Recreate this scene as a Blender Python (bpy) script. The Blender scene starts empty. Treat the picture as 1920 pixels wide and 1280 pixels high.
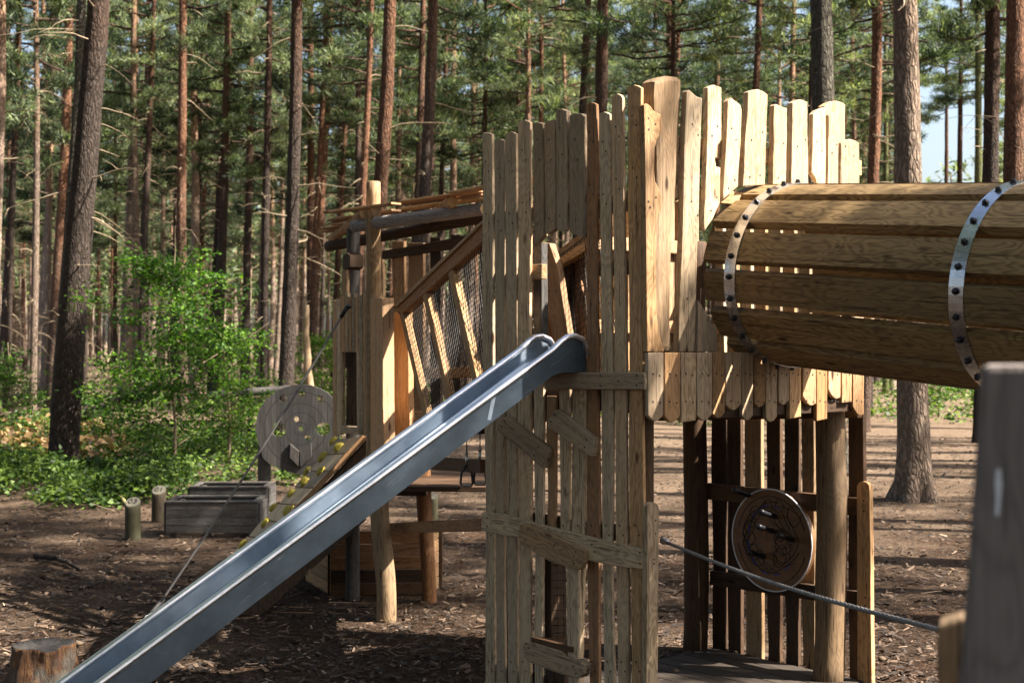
import bpy, bmesh, math, random
import numpy as np
from mathutils import Vector, Matrix, noise
from mathutils.geometry import tessellate_polygon

# ------------------------------------------------------------------ camera, sky, sun
scene = bpy.context.scene
F = 2666.7; HOR = 640.0; CAM = 2.2
SUN_EL = math.radians(46); SUN_AZ = Vector((0.972, -0.235, 0)).normalized()   # towards the sun

cd = bpy.data.cameras.new('camera'); cam = bpy.data.objects.new('camera', cd)
scene.collection.objects.link(cam); scene.camera = cam
cam.location = (0, 0, CAM); cam.rotation_euler = (math.radians(90), 0, 0)
cd.lens = 50; cd.sensor_width = 36; cd.clip_end = 1500; cd.clip_start = 0.05
cd.dof.use_dof = True; cd.dof.focus_distance = 8.2; cd.dof.aperture_fstop = 4.5

w = bpy.data.worlds.new('World'); scene.world = w; w.use_nodes = True
nt = w.node_tree
sky = nt.nodes.new('ShaderNodeTexSky'); sky.sky_type = 'NISHITA'; sky.sun_disc = False
sky.sun_elevation = SUN_EL; sky.sun_rotation = math.atan2(SUN_AZ.x, SUN_AZ.y)
sky.air_density = 1.0; sky.dust_density = 4.0; sky.ozone_density = 0.3
bg = nt.nodes['Background']; bg.inputs['Strength'].default_value = 0.06
nt.links.new(sky.outputs[0], bg.inputs['Color'])

sd = bpy.data.lights.new('sun', 'SUN'); sun = bpy.data.objects.new('sun', sd)
scene.collection.objects.link(sun)
sd.energy = 5.0; sd.angle = math.radians(0.53); sd.color = (1.0, 0.90, 0.78)
SUND = (SUN_AZ * math.cos(SUN_EL) + Vector((0, 0, math.sin(SUN_EL)))).normalized()
sun.rotation_euler = SUND.to_track_quat('Z', 'Y').to_euler()
sun.location = SUND * 60

scene.view_settings.view_transform = 'Standard'; scene.view_settings.look = 'None'
scene.view_settings.exposure = 2.4; scene.view_settings.gamma = 1.0
scene.cycles.max_bounces = 6; scene.cycles.diffuse_bounces = 3; scene.cycles.glossy_bounces = 3
scene.cycles.transmission_bounces = 2; scene.cycles.transparent_max_bounces = 4
scene.cycles.sample_clamp_indirect = 6.0

R = random.Random(11)
NP = np.random.default_rng(5)
COL = scene.collection

# ------------------------------------------------------------------ materials
def mat(name):
    m = bpy.data.materials.new(name); m.use_nodes = True
    n = m.node_tree; b = n.nodes['Principled BSDF']
    return m, n, b

def nd(n, t, **kw):
    x = n.nodes.new(t)
    for k, v in kw.items(): setattr(x, k, v)
    return x

def ramp(n, fac, stops):
    r = nd(n, 'ShaderNodeValToRGB')
    e = r.color_ramp.elements
    while len(e) < len(stops): e.new(0.5)
    for i, (p, c) in enumerate(stops):
        e[i].position = p; e[i].color = (c[0], c[1], c[2], 1)
    n.links.new(fac, r.inputs[0]); return r.outputs[0]

def mix(n, fac, a, b, mode='MIX'):
    x = nd(n, 'ShaderNodeMix', data_type='RGBA', blend_type=mode)
    if isinstance(fac, (int, float)): x.inputs[0].default_value = fac
    else: n.links.new(fac, x.inputs[0])
    for s, v in ((x.inputs[6], a), (x.inputs[7], b)):
        if isinstance(v, tuple): s.default_value = (v[0], v[1], v[2], 1)
        else: n.links.new(v, s)
    return x.outputs[2]

def math_(n, op, a, b=None, clamp=False):
    x = nd(n, 'ShaderNodeMath', operation=op); x.use_clamp = clamp
    for s, v in ((x.inputs[0], a), (x.inputs[1], b)):
        if v is None: continue
        if isinstance(v, (int, float)): s.default_value = v
        else: n.links.new(v, s)
    return x.outputs[0]

def noise_(n, vec, scale, detail=4, w=None, rough=0.55, dist=0.0):
    x = nd(n, 'ShaderNodeTexNoise')
    x.inputs['Scale'].default_value = scale; x.inputs['Detail'].default_value = detail
    x.inputs['Roughness'].default_value = rough; x.inputs['Distortion'].default_value = dist
    if w is not None:
        x.noise_dimensions = '4D'; n.links.new(w, x.inputs['W'])
    if vec is not None: n.links.new(vec, x.inputs['Vector'])
    return x.outputs['Fac']

def scaled(n, vec, s):
    x = nd(n, 'ShaderNodeMapping'); x.inputs['Scale'].default_value = s
    n.links.new(vec, x.inputs['Vector']); return x.outputs[0]

def bump(n, b, h, strength, dist):
    x = nd(n, 'ShaderNodeBump'); x.inputs['Strength'].default_value = strength
    x.inputs['Distance'].default_value = dist
    n.links.new(h, x.inputs['Height']); n.links.new(x.outputs[0], b.inputs['Normal'])

def wood(name, light, dark, grey=0.25, greycol=(0.26, 0.24, 0.21), warm=(0.42, 0.2, 0.07), warmamt=0.35, rough=0.75, knots=True, contrast=1.0):
    m, n, b = mat(name)
    tc = nd(n, 'ShaderNodeTexCoord'); oi = nd(n, 'ShaderNodeObjectInfo')
    rnd = oi.outputs['Random']; w10 = math_(n, 'MULTIPLY', rnd, 57.0)
    o = tc.outputs['Object']
    warp = noise_(n, scaled(n, o, (5, 5, 1.3)), 1.0, 3, w10)
    g = scaled(n, o, (30, 30, 1.1))
    gn = nd(n, 'ShaderNodeTexNoise'); gn.noise_dimensions = '4D'
    gn.inputs['Scale'].default_value = 1.6; gn.inputs['Detail'].default_value = 6; gn.inputs['Distortion'].default_value = 0.7
    n.links.new(g, gn.inputs['Vector']); n.links.new(w10, gn.inputs['W'])
    rings = math_(n, 'ABSOLUTE', math_(n, 'SINE', math_(n, 'MULTIPLY', math_(n, 'ADD', warp, math_(n, 'MULTIPLY', gn.outputs['Fac'], 0.06)), 70.0)))
    fine = noise_(n, scaled(n, o, (160, 160, 4)), 1.0, 3, w10)
    f = math_(n, 'ADD', math_(n, 'MULTIPLY', rings, 0.33), math_(n, 'MULTIPLY', gn.outputs['Fac'], 0.67))
    f = math_(n, 'ADD', math_(n, 'MULTIPLY', fine, 0.4), math_(n, 'MULTIPLY', f, 0.75))
    c = ramp(n, f, [(0.32, dark), (0.72, light)])
    # per board hue
    r2 = math_(n, 'FRACT', math_(n, 'MULTIPLY', rnd, 7.31))
    c = mix(n, math_(n, 'MULTIPLY', math_(n, 'POWER', r2, 2.0), warmamt), c, warm)
    blot = noise_(n, scaled(n, o, (4, 4, 1.5)), 1.0, 4, w10)
    gfac = math_(n, 'MULTIPLY', math_(n, 'SUBTRACT', math_(n, 'ADD', blot, math_(n, 'MULTIPLY', math_(n, 'FRACT', math_(n, 'MULTIPLY', rnd, 3.7)), 0.4)), 0.42, clamp=True), grey * 3.0, clamp=True)
    c = mix(n, gfac, c, greycol)
    val = math_(n, 'ADD', 0.66, math_(n, 'MULTIPLY', math_(n, 'FRACT', math_(n, 'MULTIPLY', rnd, 13.7)), 0.58))
    c = mix(n, 1.0, c, val, 'MULTIPLY')
    # dark dirt streaks
    st = noise_(n, scaled(n, o, (45, 45, 2.2)), 1.0, 5, w10, 0.6)
    sf = math_(n, 'MULTIPLY', math_(n, 'SUBTRACT', st, 0.60, clamp=True), 5.0 * contrast, clamp=True)
    c = mix(n, sf, c, (dark[0]*0.35, dark[1]*0.33, dark[2]*0.33))
    ck = noise_(n, scaled(n, o, (48, 48, 0.9)), 1.0, 2, w10)
    cf = math_(n, 'MULTIPLY', math_(n, 'SUBTRACT', 0.014, math_(n, 'ABSOLUTE', math_(n, 'SUBTRACT', ck, 0.61)), clamp=True), 110.0 * contrast, clamp=True)
    c = mix(n, math_(n, 'MULTIPLY', cf, 0.8), c, (dark[0]*0.15, dark[1]*0.14, dark[2]*0.14))
    if knots:
        vo = nd(n, 'ShaderNodeTexVoronoi'); vo.voronoi_dimensions = '4D'
        vo.inputs['Scale'].default_value = 1.0; n.links.new(w10, vo.inputs['W'])
        n.links.new(scaled(n, o, (11, 11, 3.6)), vo.inputs['Vector'])
        kf = math_(n, 'MULTIPLY', math_(n, 'SUBTRACT', 0.20, vo.outputs['Distance'], clamp=True), 9.0, clamp=True)
        c = mix(n, kf, c, (dark[0]*0.3, dark[1]*0.22, dark[2]*0.18))
    n.links.new(c, b.inputs['Base Color'])
    b.inputs['Roughness'].default_value = rough
    b.inputs['Specular IOR Level'].default_value = 0.25
    bump(n, b, f, 0.5, 0.004)
    return m

M = {}
M['oak'] = wood('pale_oak', (0.53, 0.395, 0.245), (0.14, 0.088, 0.048), grey=0.34, greycol=(0.30, 0.26, 0.20), warm=(0.36, 0.185, 0.08), warmamt=0.42)
M['orange'] = wood('orange_softwood', (0.27, 0.13, 0.052), (0.10, 0.042, 0.017), grey=0.10, warmamt=0.1)
M['larch'] = wood('warm_larch', (0.44, 0.27, 0.125), (0.13, 0.068, 0.030), grey=0.20, warmamt=0.6)
M['tunnel'] = wood('tunnel_pine', (0.38, 0.255, 0.115), (0.095, 0.052, 0.019), grey=0.16, greycol=(0.11, 0.095, 0.07), warm=(0.18, 0.10, 0.035), warmamt=0.4)
M['weathered'] = wood('weathered_grey_wood', (0.085, 0.08, 0.075), (0.022, 0.02, 0.019), grey=0.2, greycol=(0.05, 0.052, 0.057), warmamt=0.08, warm=(0.2, 0.13, 0.07))
M['silver'] = wood('silvered_log', (0.36, 0.35, 0.34), (0.13, 0.125, 0.12), grey=0.3, greycol=(0.25, 0.26, 0.28), warmamt=0.1)
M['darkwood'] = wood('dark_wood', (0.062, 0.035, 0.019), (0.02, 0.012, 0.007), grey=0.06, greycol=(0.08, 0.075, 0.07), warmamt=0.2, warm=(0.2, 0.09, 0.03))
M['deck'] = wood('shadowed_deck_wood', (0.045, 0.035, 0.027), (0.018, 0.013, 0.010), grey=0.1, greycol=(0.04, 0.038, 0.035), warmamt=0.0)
M['mossy'] = wood('shaded_mossy_bollard_wood', (0.06, 0.05, 0.032), (0.02, 0.017, 0.011), grey=0.3, greycol=(0.07, 0.08, 0.04), warmamt=0.1, warm=(0.12, 0.06, 0.03))  # bollards' shade put into a dark base colour, with greenish patches
M['post'] = wood('post_wood', (0.28, 0.185, 0.095), (0.09, 0.055, 0.027), grey=0.2, greycol=(0.2, 0.18, 0.15), warm=(0.34, 0.17, 0.06), warmamt=0.35, contrast=1.5)

def plain(name, col, rough=0.6, metal=0.0, spec=0.5):
    m, n, b = mat(name)
    tc = nd(n, 'ShaderNodeTexCoord')
    f = noise_(n, tc.outputs['Object'], 14.0, 5)
    c = ramp(n, f, [(0.3, tuple(x*0.72 for x in col)), (0.7, tuple(min(1, x*1.15) for x in col))])
    n.links.new(c, b.inputs['Base Color'])
    b.inputs['Roughness'].default_value = rough; b.inputs['Metallic'].default_value = metal
    b.inputs['Specular IOR Level'].default_value = spec
    return m
M['screw'] = plain('dark_screw', (0.02, 0.018, 0.016), 0.6, 0.3)
M['endgrain'] = plain('cut_end_grain', (0.50, 0.32, 0.16), 0.8)
M['black'] = plain('black_metal', (0.018, 0.019, 0.024), 0.38, 0.4)
M['yellow'] = plain('yellow_plastic', (0.33, 0.27, 0.025), 0.55)
M['rope'] = plain('grey_rope', (0.16, 0.155, 0.15), 0.85)
M['wire'] = plain('thin_wire', (0.045, 0.042, 0.04), 0.5, 0.6)
M['rubber'] = plain('black_rubber', (0.02, 0.02, 0.02), 0.7)
M['white'] = plain('white_edge', (0.72, 0.75, 0.80), 0.5)
M['blue'] = plain('blue_ink', (0.03, 0.06, 0.35), 0.6)
M['amber'] = plain('amber_ink', (0.55, 0.25, 0.03), 0.6)
M['ink'] = plain('dark_ink', (0.015, 0.011, 0.008), 0.7)
M['panelbrown'] = plain('brown_panel', (0.17, 0.085, 0.034), 0.55)
M['galv'] = plain('galvanised_link', (0.5, 0.5, 0.5), 0.35, 0.9)
M['faded'] = plain('faded_print', (0.05, 0.07, 0.11), 0.5)

def steel(name, col, rough, streak=0.12):
    m, n, b = mat(name)
    tc = nd(n, 'ShaderNodeTexCoord')
    f = noise_(n, scaled(n, tc.outputs['Object'], (3, 3, 3)), 1.5, 6, None, 0.65)
    sc = noise_(n, scaled(n, tc.outputs['Object'], (6, 240, 240)), 1.0, 3)
    c = ramp(n, f, [(0.3, tuple(x*0.62 for x in col)), (0.7, col)])
    scr = noise_(n, scaled(n, tc.outputs['Object'], (3, 130, 30)), 1.0, 4, None, 0.7, 1.5)
    sf = math_(n, 'MULTIPLY', math_(n, 'SUBTRACT', scr, 0.63, clamp=True), 8.0, clamp=True)
    c = mix(n, math_(n, 'MULTIPLY', sf, 0.5), c, (0.55, 0.58, 0.62))
    smu = noise_(n, tc.outputs['Object'], 4.0, 5, None, 0.7)
    n.links.new(c, b.inputs['Base Color']); b.inputs['Metallic'].default_value = 1.0; f = math_(n, 'ADD', math_(n, 'MULTIPLY', f, 0.6), math_(n, 'MULTIPLY', smu, 0.6))
    r = math_(n, 'ADD', rough, math_(n, 'MULTIPLY', math_(n, 'ADD', f, sc), streak))
    n.links.new(r, b.inputs['Roughness'])
    bump(n, b, sc, 0.06, 0.002)
    return m
M['steel'] = steel('brushed_steel', (0.15, 0.205, 0.27), 0.24)
M['chan'] = steel('sky_bright_channel_steel', (0.36, 0.45, 0.56), 0.34)  # sky reflection in the channel put into a lighter base colour
M['rim'] = steel('sky_bright_rim_steel', (0.95, 0.96, 1.0), 0.22)  # bright sky along the rim put into the base colour
M['band'] = steel('polished_band_steel', (0.72, 0.74, 0.78), 0.13)

def bark(name, low, high, zmid, plates=1.0):
    m, n, b = mat(name)
    tc = nd(n, 'ShaderNodeTexCoord'); oi = nd(n, 'ShaderNodeObjectInfo')
    rnd = oi.outputs['Random']; w10 = math_(n, 'MULTIPLY', rnd, 31.0); o = tc.outputs['Object']
    v = nd(n, 'ShaderNodeTexVoronoi'); v.feature = 'DISTANCE_TO_EDGE'; v.voronoi_dimensions = '4D'
    v.inputs['Scale'].default_value = 1.0; n.links.new(w10, v.inputs['W'])
    wv = nd(n, 'ShaderNodeVectorMath', operation='ADD')
    nn = nd(n, 'ShaderNodeTexNoise'); nn.inputs['Scale'].default_value = 5.0; nn.inputs['Detail'].default_value = 3
    n.links.new(o, nn.inputs['Vector'])
    sc_ = nd(n, 'ShaderNodeVectorMath', operation='SCALE'); sc_.inputs['Scale'].default_value = 0.12
    n.links.new(nn.outputs['Color'], sc_.inputs[0])
    n.links.new(o, wv.inputs[0]); n.links.new(sc_.outputs[0], wv.inputs[1])
    n.links.new(scaled(n, wv.outputs[0], (24*plates, 24*plates, 5.5*plates)), v.inputs['Vector'])
    crack = math_(n, 'MULTIPLY', v.outputs['Distance'], 4.5, clamp=True)
    fn = noise_(n, scaled(n, o, (20, 20, 7)), 1.5, 6, w10, 0.7)
    big = noise_(n, scaled(n, o, (1.5, 1.5, 0.8)), 1.0, 3, w10)
    sep = nd(n, 'ShaderNodeSeparateXYZ'); n.links.new(o, sep.inputs[0])
    up = math_(n, 'MULTIPLY', math_(n, 'SUBTRACT', math_(n, 'ADD', sep.outputs['Z'], math_(n, 'MULTIPLY', big, 5.0)), zmid), 0.22, clamp=True)
    cl = ramp(n, fn, [(0.25, tuple(x*0.45 for x in low)), (0.75, low)])
    ch = ramp(n, fn, [(0.25, tuple(x*0.5 for x in high)), (0.75, high)])
    c = mix(n, up, cl, ch)
    c = mix(n, math_(n, 'MULTIPLY', math_(n, 'SUBTRACT', 1.0, crack, clamp=True), 0.7), c, tuple(x*0.16 for x in low))
    lich = math_(n, 'MULTIPLY', math_(n, 'SUBTRACT', noise_(n, scaled(n, o, (9, 9, 5)), 1.0, 5, w10, 0.7), 0.60, clamp=True), 6.0, clamp=True)
    c = mix(n, math_(n, 'MULTIPLY', lich, 0.45), c, (0.20, 0.21, 0.16))
    val = math_(n, 'ADD', 0.7, math_(n, 'MULTIPLY', math_(n, 'FRACT', math_(n, 'MULTIPLY', rnd, 5.3)), 0.6))
    c = mix(n, 1.0, c, val, 'MULTIPLY')
    n.links.new(c, b.inputs['Base Color']); b.inputs['Roughness'].default_value = 0.9
    b.inputs['Specular IOR Level'].default_value = 0.15
    h = math_(n, 'ADD', math_(n, 'MULTIPLY', crack, 0.7), math_(n, 'MULTIPLY', fn, 0.5))
    bump(n, b, h, 0.9, 0.03)
    return m
M['bark'] = bark('pine_bark', (0.082, 0.063, 0.052), (0.17, 0.09, 0.056), 9.0)
M['bark_red'] = bark('red_pine_bark', (0.12, 0.082, 0.062), (0.23, 0.115, 0.067), 5.0)
M['bark_grey'] = bark('grey_bark', (0.12, 0.108, 0.085), (0.12, 0.105, 0.08), 14.0)
M['bark_lit'] = bark('sunlit_pale_bark', (0.42, 0.32, 0.25), (0.52, 0.31, 0.19), 9.0)  # sunlight on the brighter trunks put into a paler bark colour
M['bark_sun'] = bark('sunlit_rough_bark', (0.34, 0.26, 0.20), (0.38, 0.26, 0.18), 7.0, 0.8)
M['bark_green'] = bark('mossy_bark', (0.14, 0.15, 0.06), (0.17, 0.17, 0.07), 14.0)
M['twig'] = plain('dead_twig', (0.22, 0.17, 0.11), 0.9)
M['stick'] = plain('bare_stick', (0.34, 0.24, 0.14), 0.85)
M['moss_stick'] = plain('mossy_branch', (0.20, 0.19, 0.07), 0.9)

def leafmat(name, c1, c2, c3, trans=0.4, scale=0.9):
    m, n, b = mat(name)
    geo = nd(n, 'ShaderNodeNewGeometry'); oi = nd(n, 'ShaderNodeObjectInfo')
    f = noise_(n, geo.outputs['Position'], scale, 3)
    rr = geo.outputs['Random Per Island']
    f2 = math_(n, 'ADD', math_(n, 'MULTIPLY', f, 0.6), math_(n, 'MULTIPLY', rr, 0.4))
    f2 = math_(n, 'ADD', f2, math_(n, 'MULTIPLY', math_(n, 'SUBTRACT', oi.outputs['Random'], 0.5), 0.25))
    c = ramp(n, f2, [(0.25, c1), (0.5, c2), (0.78, c3)])
    n.links.new(c, b.inputs['Base Color']); b.inputs['Roughness'].default_value = 0.55
    b.inputs['Specular IOR Level'].default_value = 0.3
    tr = nd(n, 'ShaderNodeBsdfTranslucent'); n.links.new(mix(n, 1.0, c, (1.3, 1.35, 0.7), 'MULTIPLY'), tr.inputs['Color'])
    mx = nd(n, 'ShaderNodeMixShader'); mx.inputs[0].default_value = trans
    out = n.nodes['Material Output']
    n.links.new(b.outputs[0], mx.inputs[1]); n.links.new(tr.outputs[0], mx.inputs[2]); n.links.new(mx.outputs[0], out.inputs[0])
    return m
M['needles'] = leafmat('pine_needles', (0.008, 0.021, 0.015), (0.052, 0.082, 0.040), (0.27, 0.32, 0.165), 0.42, 0.9)
M['leaves'] = leafmat('green_leaves', (0.012, 0.045, 0.005), (0.06, 0.145, 0.013), (0.21, 0.37, 0.035), 0.45, 1.5)
M['herb'] = leafmat('undergrowth_leaves', (0.005, 0.014, 0.003), (0.024, 0.058, 0.009), (0.15, 0.23, 0.038), 0.4, 1.6)
M['bracken'] = leafmat('dry_bracken', (0.16, 0.09, 0.04), (0.30, 0.19, 0.09), (0.42, 0.30, 0.16), 0.2, 1.2)

def ground_mat():
    m, n, b = mat('bark_mulch_ground')
    geo = nd(n, 'ShaderNodeNewGeometry'); p = geo.outputs['Position']
    v = nd(n, 'ShaderNodeTexVoronoi'); v.inputs['Scale'].default_value = 1.0
    nn = nd(n, 'ShaderNodeTexNoise'); nn.inputs['Scale'].default_value = 9.0; n.links.new(p, nn.inputs['Vector'])
    sc_ = nd(n, 'ShaderNodeVectorMath', operation='SCALE'); sc_.inputs['Scale'].default_value = 0.3
    n.links.new(nn.outputs['Color'], sc_.inputs[0])
    ad = nd(n, 'ShaderNodeVectorMath', operation='ADD'); n.links.new(p, ad.inputs[0]); n.links.new(sc_.outputs[0], ad.inputs[1])
    n.links.new(scaled(n, ad.outputs[0], (38, 60, 40)), v.inputs['Vector'])
    sepc = nd(n, 'ShaderNodeSeparateColor'); n.links.new(v.outputs['Color'], sepc.inputs[0])
    chips = ramp(n, sepc.outputs[0], [(0.0, (0.009, 0.006, 0.004)), (0.5, (0.034, 0.022, 0.014)), (0.85, (0.10, 0.064, 0.042)), (1.0, (0.22, 0.155, 0.11))])
    fine = noise_(n, p, 55.0, 6, None, 0.7)
    soil = ramp(n, fine, [(0.35, (0.014, 0.009, 0.006)), (0.7, (0.085, 0.053, 0.034))])
    c = mix(n, 0.5, chips, soil)
    big = noise_(n, p, 0.55, 5, None, 0.6)
    sunlit_sand = ramp(n, fine, [(0.35, (0.055, 0.037, 0.025)), (0.68, (0.34, 0.25, 0.175))])
    sep = nd(n, 'ShaderNodeSeparateXYZ'); n.links.new(p, sep.inputs[0])
    far = math_(n, 'MULTIPLY', math_(n, 'SUBTRACT', sep.outputs['Y'], 12.0), 0.05, clamp=True)  # sunlit open ground put into the colour: more pale sand with distance
    sf = math_(n, 'MULTIPLY', math_(n, 'SUBTRACT', math_(n, 'ADD', big, math_(n, 'MULTIPLY', far, 0.42)), 0.50, clamp=True), 3.5, clamp=True)
    ndl = noise_(n, p, 1.3, 6, None, 0.7, 1.0)
    nf = math_(n, 'MULTIPLY', math_(n, 'SUBTRACT', ndl, 0.53, clamp=True), 6.0, clamp=True)
    c = mix(n, math_(n, 'MULTIPLY', nf, 0.55), c, ramp(n, fine, [(0.3, (0.03, 0.014, 0.007)), (0.7, (0.13, 0.066, 0.034))]))
    c = mix(n, math_(n, 'MULTIPLY', sf, 0.8), c, sunlit_sand)
    c = mix(n, math_(n, 'SUBTRACT', 1.0, math_(n, 'MULTIPLY', math_(n, 'SUBTRACT', sep.outputs['Y'], 6.0), 0.09, clamp=True), clamp=True), c, mix(n, 1.0, c, (0.62, 0.60, 0.58), 'MULTIPLY'))  # foreground shade put into the colour: ground darker towards the viewer
    n.links.new(c, b.inputs['Base Color']); b.inputs['Roughness'].default_value = 0.95
    b.inputs['Specular IOR Level'].default_value = 0.1
    h = math_(n, 'ADD', math_(n, 'MULTIPLY', v.outputs['Distance'], 0.6), math_(n, 'MULTIPLY', fine, 1.0))
    bump(n, b, h, 1.0, 0.03)
    return m
M['ground'] = ground_mat()

# ------------------------------------------------------------------ helpers
def tag(o, label=None, cat=None, group=None, kind=None):
    if label: o['label'] = label
    if cat: o['category'] = cat
    if group: o['group'] = group
    if kind: o['kind'] = kind
    return o

def empty(name, loc, label, cat, group=None):
    o = bpy.data.objects.new(name, None); COL.objects.link(o); o.location = loc
    o.empty_display_size = 0.2
    return tag(o, label, cat, group)

def link(name, me, parent=None, W=None):
    o = bpy.data.objects.new(name, me); COL.objects.link(o)
    if parent is not None:
        o.parent = parent
        L = Matrix.Translation(-Vector(parent['__loc'])) if '__loc' in parent else Matrix.Translation(-parent.location)
        if parent.parent is not None or parent.type == 'MESH':
            L = WORLD[parent.name].inverted()
        o.matrix_local = L @ (W if W is not None else Matrix.Identity(4))
    elif W is not None:
        o.matrix_world = W
    WORLD[o.name] = W.copy() if W is not None else Matrix.Identity(4)
    return o
WORLD = {}

def P(px, py, Z):
    return Vector(((px - 960) / F * Z, Z, CAM + (HOR - py) / F * Z))

class MB:
    def __init__(s): s.v = []; s.f = []; s.m = []
    def tube(s, pts, radii, sides=8, mi=0, caps=True, capmi=None):
        pts = [Vector(p) for p in pts]; base = len(s.v); n = len(pts)
        up = None
        for i, p in enumerate(pts):
            d = (pts[min(i+1, n-1)] - pts[max(i-1, 0)])
            if d.length < 1e-9: d = Vector((0, 0, 1))
            d.normalize()
            if up is None:
                up = Vector((1, 0, 0)) if abs(d.x) < 0.8 else Vector((0, 1, 0))
            a = (up - d * up.dot(d)).normalized(); b = d.cross(a); up = a
            r = radii[i] if hasattr(radii, '__len__') else radii
            for k in range(sides):
                t = 2*math.pi*k/sides
                s.v.append(p + a*(math.cos(t)*r) + b*(math.sin(t)*r))
        for i in range(n-1):
            for k in range(sides):
                a0 = base+i*sides+k; a1 = base+i*sides+(k+1) % sides
                s.f.append((a0, a1, a1+sides, a0+sides)); s.m.append(mi)
        if caps:
            cm = mi if capmi is None else capmi
            s.f.append(tuple(base+k for k in range(sides))[::-1]); s.m.append(cm)
            s.f.append(tuple(base+(n-1)*sides+k for k in range(sides))); s.m.append(cm)
    def box(s, c, sx, sy, sz, mi=0, rot=None):
        base = len(s.v); c = Vector(c)
        for x in (-1, 1):
            for y in (-1, 1):
                for z in (-1, 1):
                    v = Vector((x*sx/2, y*sy/2, z*sz/2))
                    if rot is not None: v = rot @ v
                    s.v.append(c+v)
        for f in ((0,1,3,2),(4,6,7,5),(0,4,5,1),(2,3,7,6),(0,2,6,4),(1,5,7,3)):
            s.f.append(tuple(base+i for i in f)); s.m.append(mi)
    def mesh(s, name, mats, smooth=True):
        me = bpy.data.meshes.new(name); me.from_pydata([tuple(v) for v in s.v], [], s.f)
        for m in mats: me.materials.append(m)
        me.polygons.foreach_set('material_index', s.m)
        me.polygons.foreach_set('use_smooth', [smooth]*len(s.f)); me.update()
        return me
    def build(s, name, mats, parent=None, smooth=True, W=None):
        if W is not None:
            Wi = W.inverted(); s.v = [Wi @ v for v in s.v]
        return link(name, s.mesh(name, mats, smooth), parent, W)

class Plane:
    """vertical plane through o, dir d (towards picture right); +off runs away from the viewer"""
    def __init__(s, o, d):
        s.o = Vector((o[0], o[1], 0)); s.d = Vector((d[0], d[1], 0)).normalized()
        s.n = Vector((-s.d.y, s.d.x, 0))
    @staticmethod
    def two(px0, Z0, px1, Z1):
        a = P(px0, HOR, Z0); b = P(px1, HOR, Z1); return Plane((a.x, a.y), (b.x-a.x, b.y-a.y))
    def hit(s, px, py, off=0.0):
        k = (px-960)/F; o = s.o + s.n*off
        t = (k*o.y - o.x) / (s.d.x - k*s.d.y)
        Z = o.y + s.d.y*t
        return t, CAM + (HOR-py)/F*Z
    def at(s, t, z, off=0.0):
        v = s.o + s.d*t + s.n*off; return Vector((v.x, v.y, z))
    def pt(s, px, py, off=0.0):
        t, z = s.hit(px, py, off); return s.at(t, z, off)

def board(name, parent, pl, pts, thick, m, off=0.0, axis=(0, 1), bevel=0.006, screws=(), px=True, holes=(), extra=None):
    """a board with the given front outline; traced points are put on the plane at their own distance"""
    q = [pl.hit(x, y, off) for x, y in pts] if px else list(pts)
    a = Vector(axis).normalized(); pr = Vector((a.y, -a.x))
    cx = sum(p[0] for p in q)/len(q); cz = sum(p[1] for p in q)/len(q)
    loc = [((p[0]-cx)*pr.x+(p[1]-cz)*pr.y, (p[0]-cx)*a.x+(p[1]-cz)*a.y) for p in q]
    bm = bmesh.new()
    def ring(l):
        vs = [bm.verts.new((x, 0, z)) for x, z in l]
        return vs, [bm.edges.new((vs[i], vs[(i+1) % len(vs)])) for i in range(len(vs))]
    if holes:
        vs, es = ring(loc)
        for h in holes:
            hq = [pl.hit(x, y, off) for x, y in h] if px else list(h)
            hl = [((p[0]-cx)*pr.x+(p[1]-cz)*pr.y, (p[0]-cx)*a.x+(p[1]-cz)*a.y) for p in hq]
            v2, e2 = ring(hl); es += e2
        allp = [v for v in bm.verts]; polys = [[Vector((v.co.x, v.co.z, 0)) for v in vs]]; k0 = len(vs)
        for h in holes: polys.append([Vector((v.co.x, v.co.z, 0)) for v in allp[k0:k0+len(h)]]); k0 += len(h)
        fs = [bm.faces.new([allp[i] for i in tri]) for tri in tessellate_polygon(polys)]
        for e_ in [e_ for e_ in bm.edges if not e_.link_faces]: bm.edges.remove(e_)
    else:
        vs = [bm.verts.new((x, 0, z)) for x, z in loc]
        fs = [bm.faces.new(vs)]
    r = bmesh.ops.extrude_face_region(bm, geom=fs)
    bmesh.ops.translate(bm, vec=(0, thick, 0), verts=[g for g in r['geom'] if isinstance(g, bmesh.types.BMVert)])
    bmesh.ops.recalc_face_normals(bm, faces=bm.faces[:])
    if bevel > 0:
        es = [e for e in bm.edges if len(e.link_faces) == 2 and e.verts[0].co.y < 1e-6 and e.verts[1].co.y < 1e-6
              and abs(e.link_faces[0].normal.dot(e.link_faces[1].normal)) < 0.5]
        try: bmesh.ops.bevel(bm, geom=es, offset=min(bevel, thick*0.4), segments=2, affect='EDGES', profile=0.6)
        except Exception: pass
    for sx, sz in screws:
        t, z = pl.hit(sx, sz, off) if px else (sx, sz)
        lx = (t-cx)*pr.x+(z-cz)*pr.y; lz = (t-cx)*a.x+(z-cz)*a.y
        rr = 0.0064
        ring_ = [bm.verts.new((lx+rr*math.cos(k*math.pi/4), -0.0015, lz+rr*math.sin(k*math.pi/4))) for k in range(8)]
        f = bm.faces.new(ring_); f.material_index = 1
    if extra: extra(bm, cx, cz, pr, a)
    me = bpy.data.meshes.new(name); bm.to_mesh(me); bm.free()
    me.materials.append(m); me.materials.append(M['screw'])
    X = pl.d*pr.x + Vector((0, 0, pr.y)); Z = pl.d*a.x + Vector((0, 0, a.y)); Y = pl.n
    W = Matrix((X, Y, Z)).transposed().to_4x4(); W.translation = pl.at(cx, cz, off)
    return link(name, me, parent, W)

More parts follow.
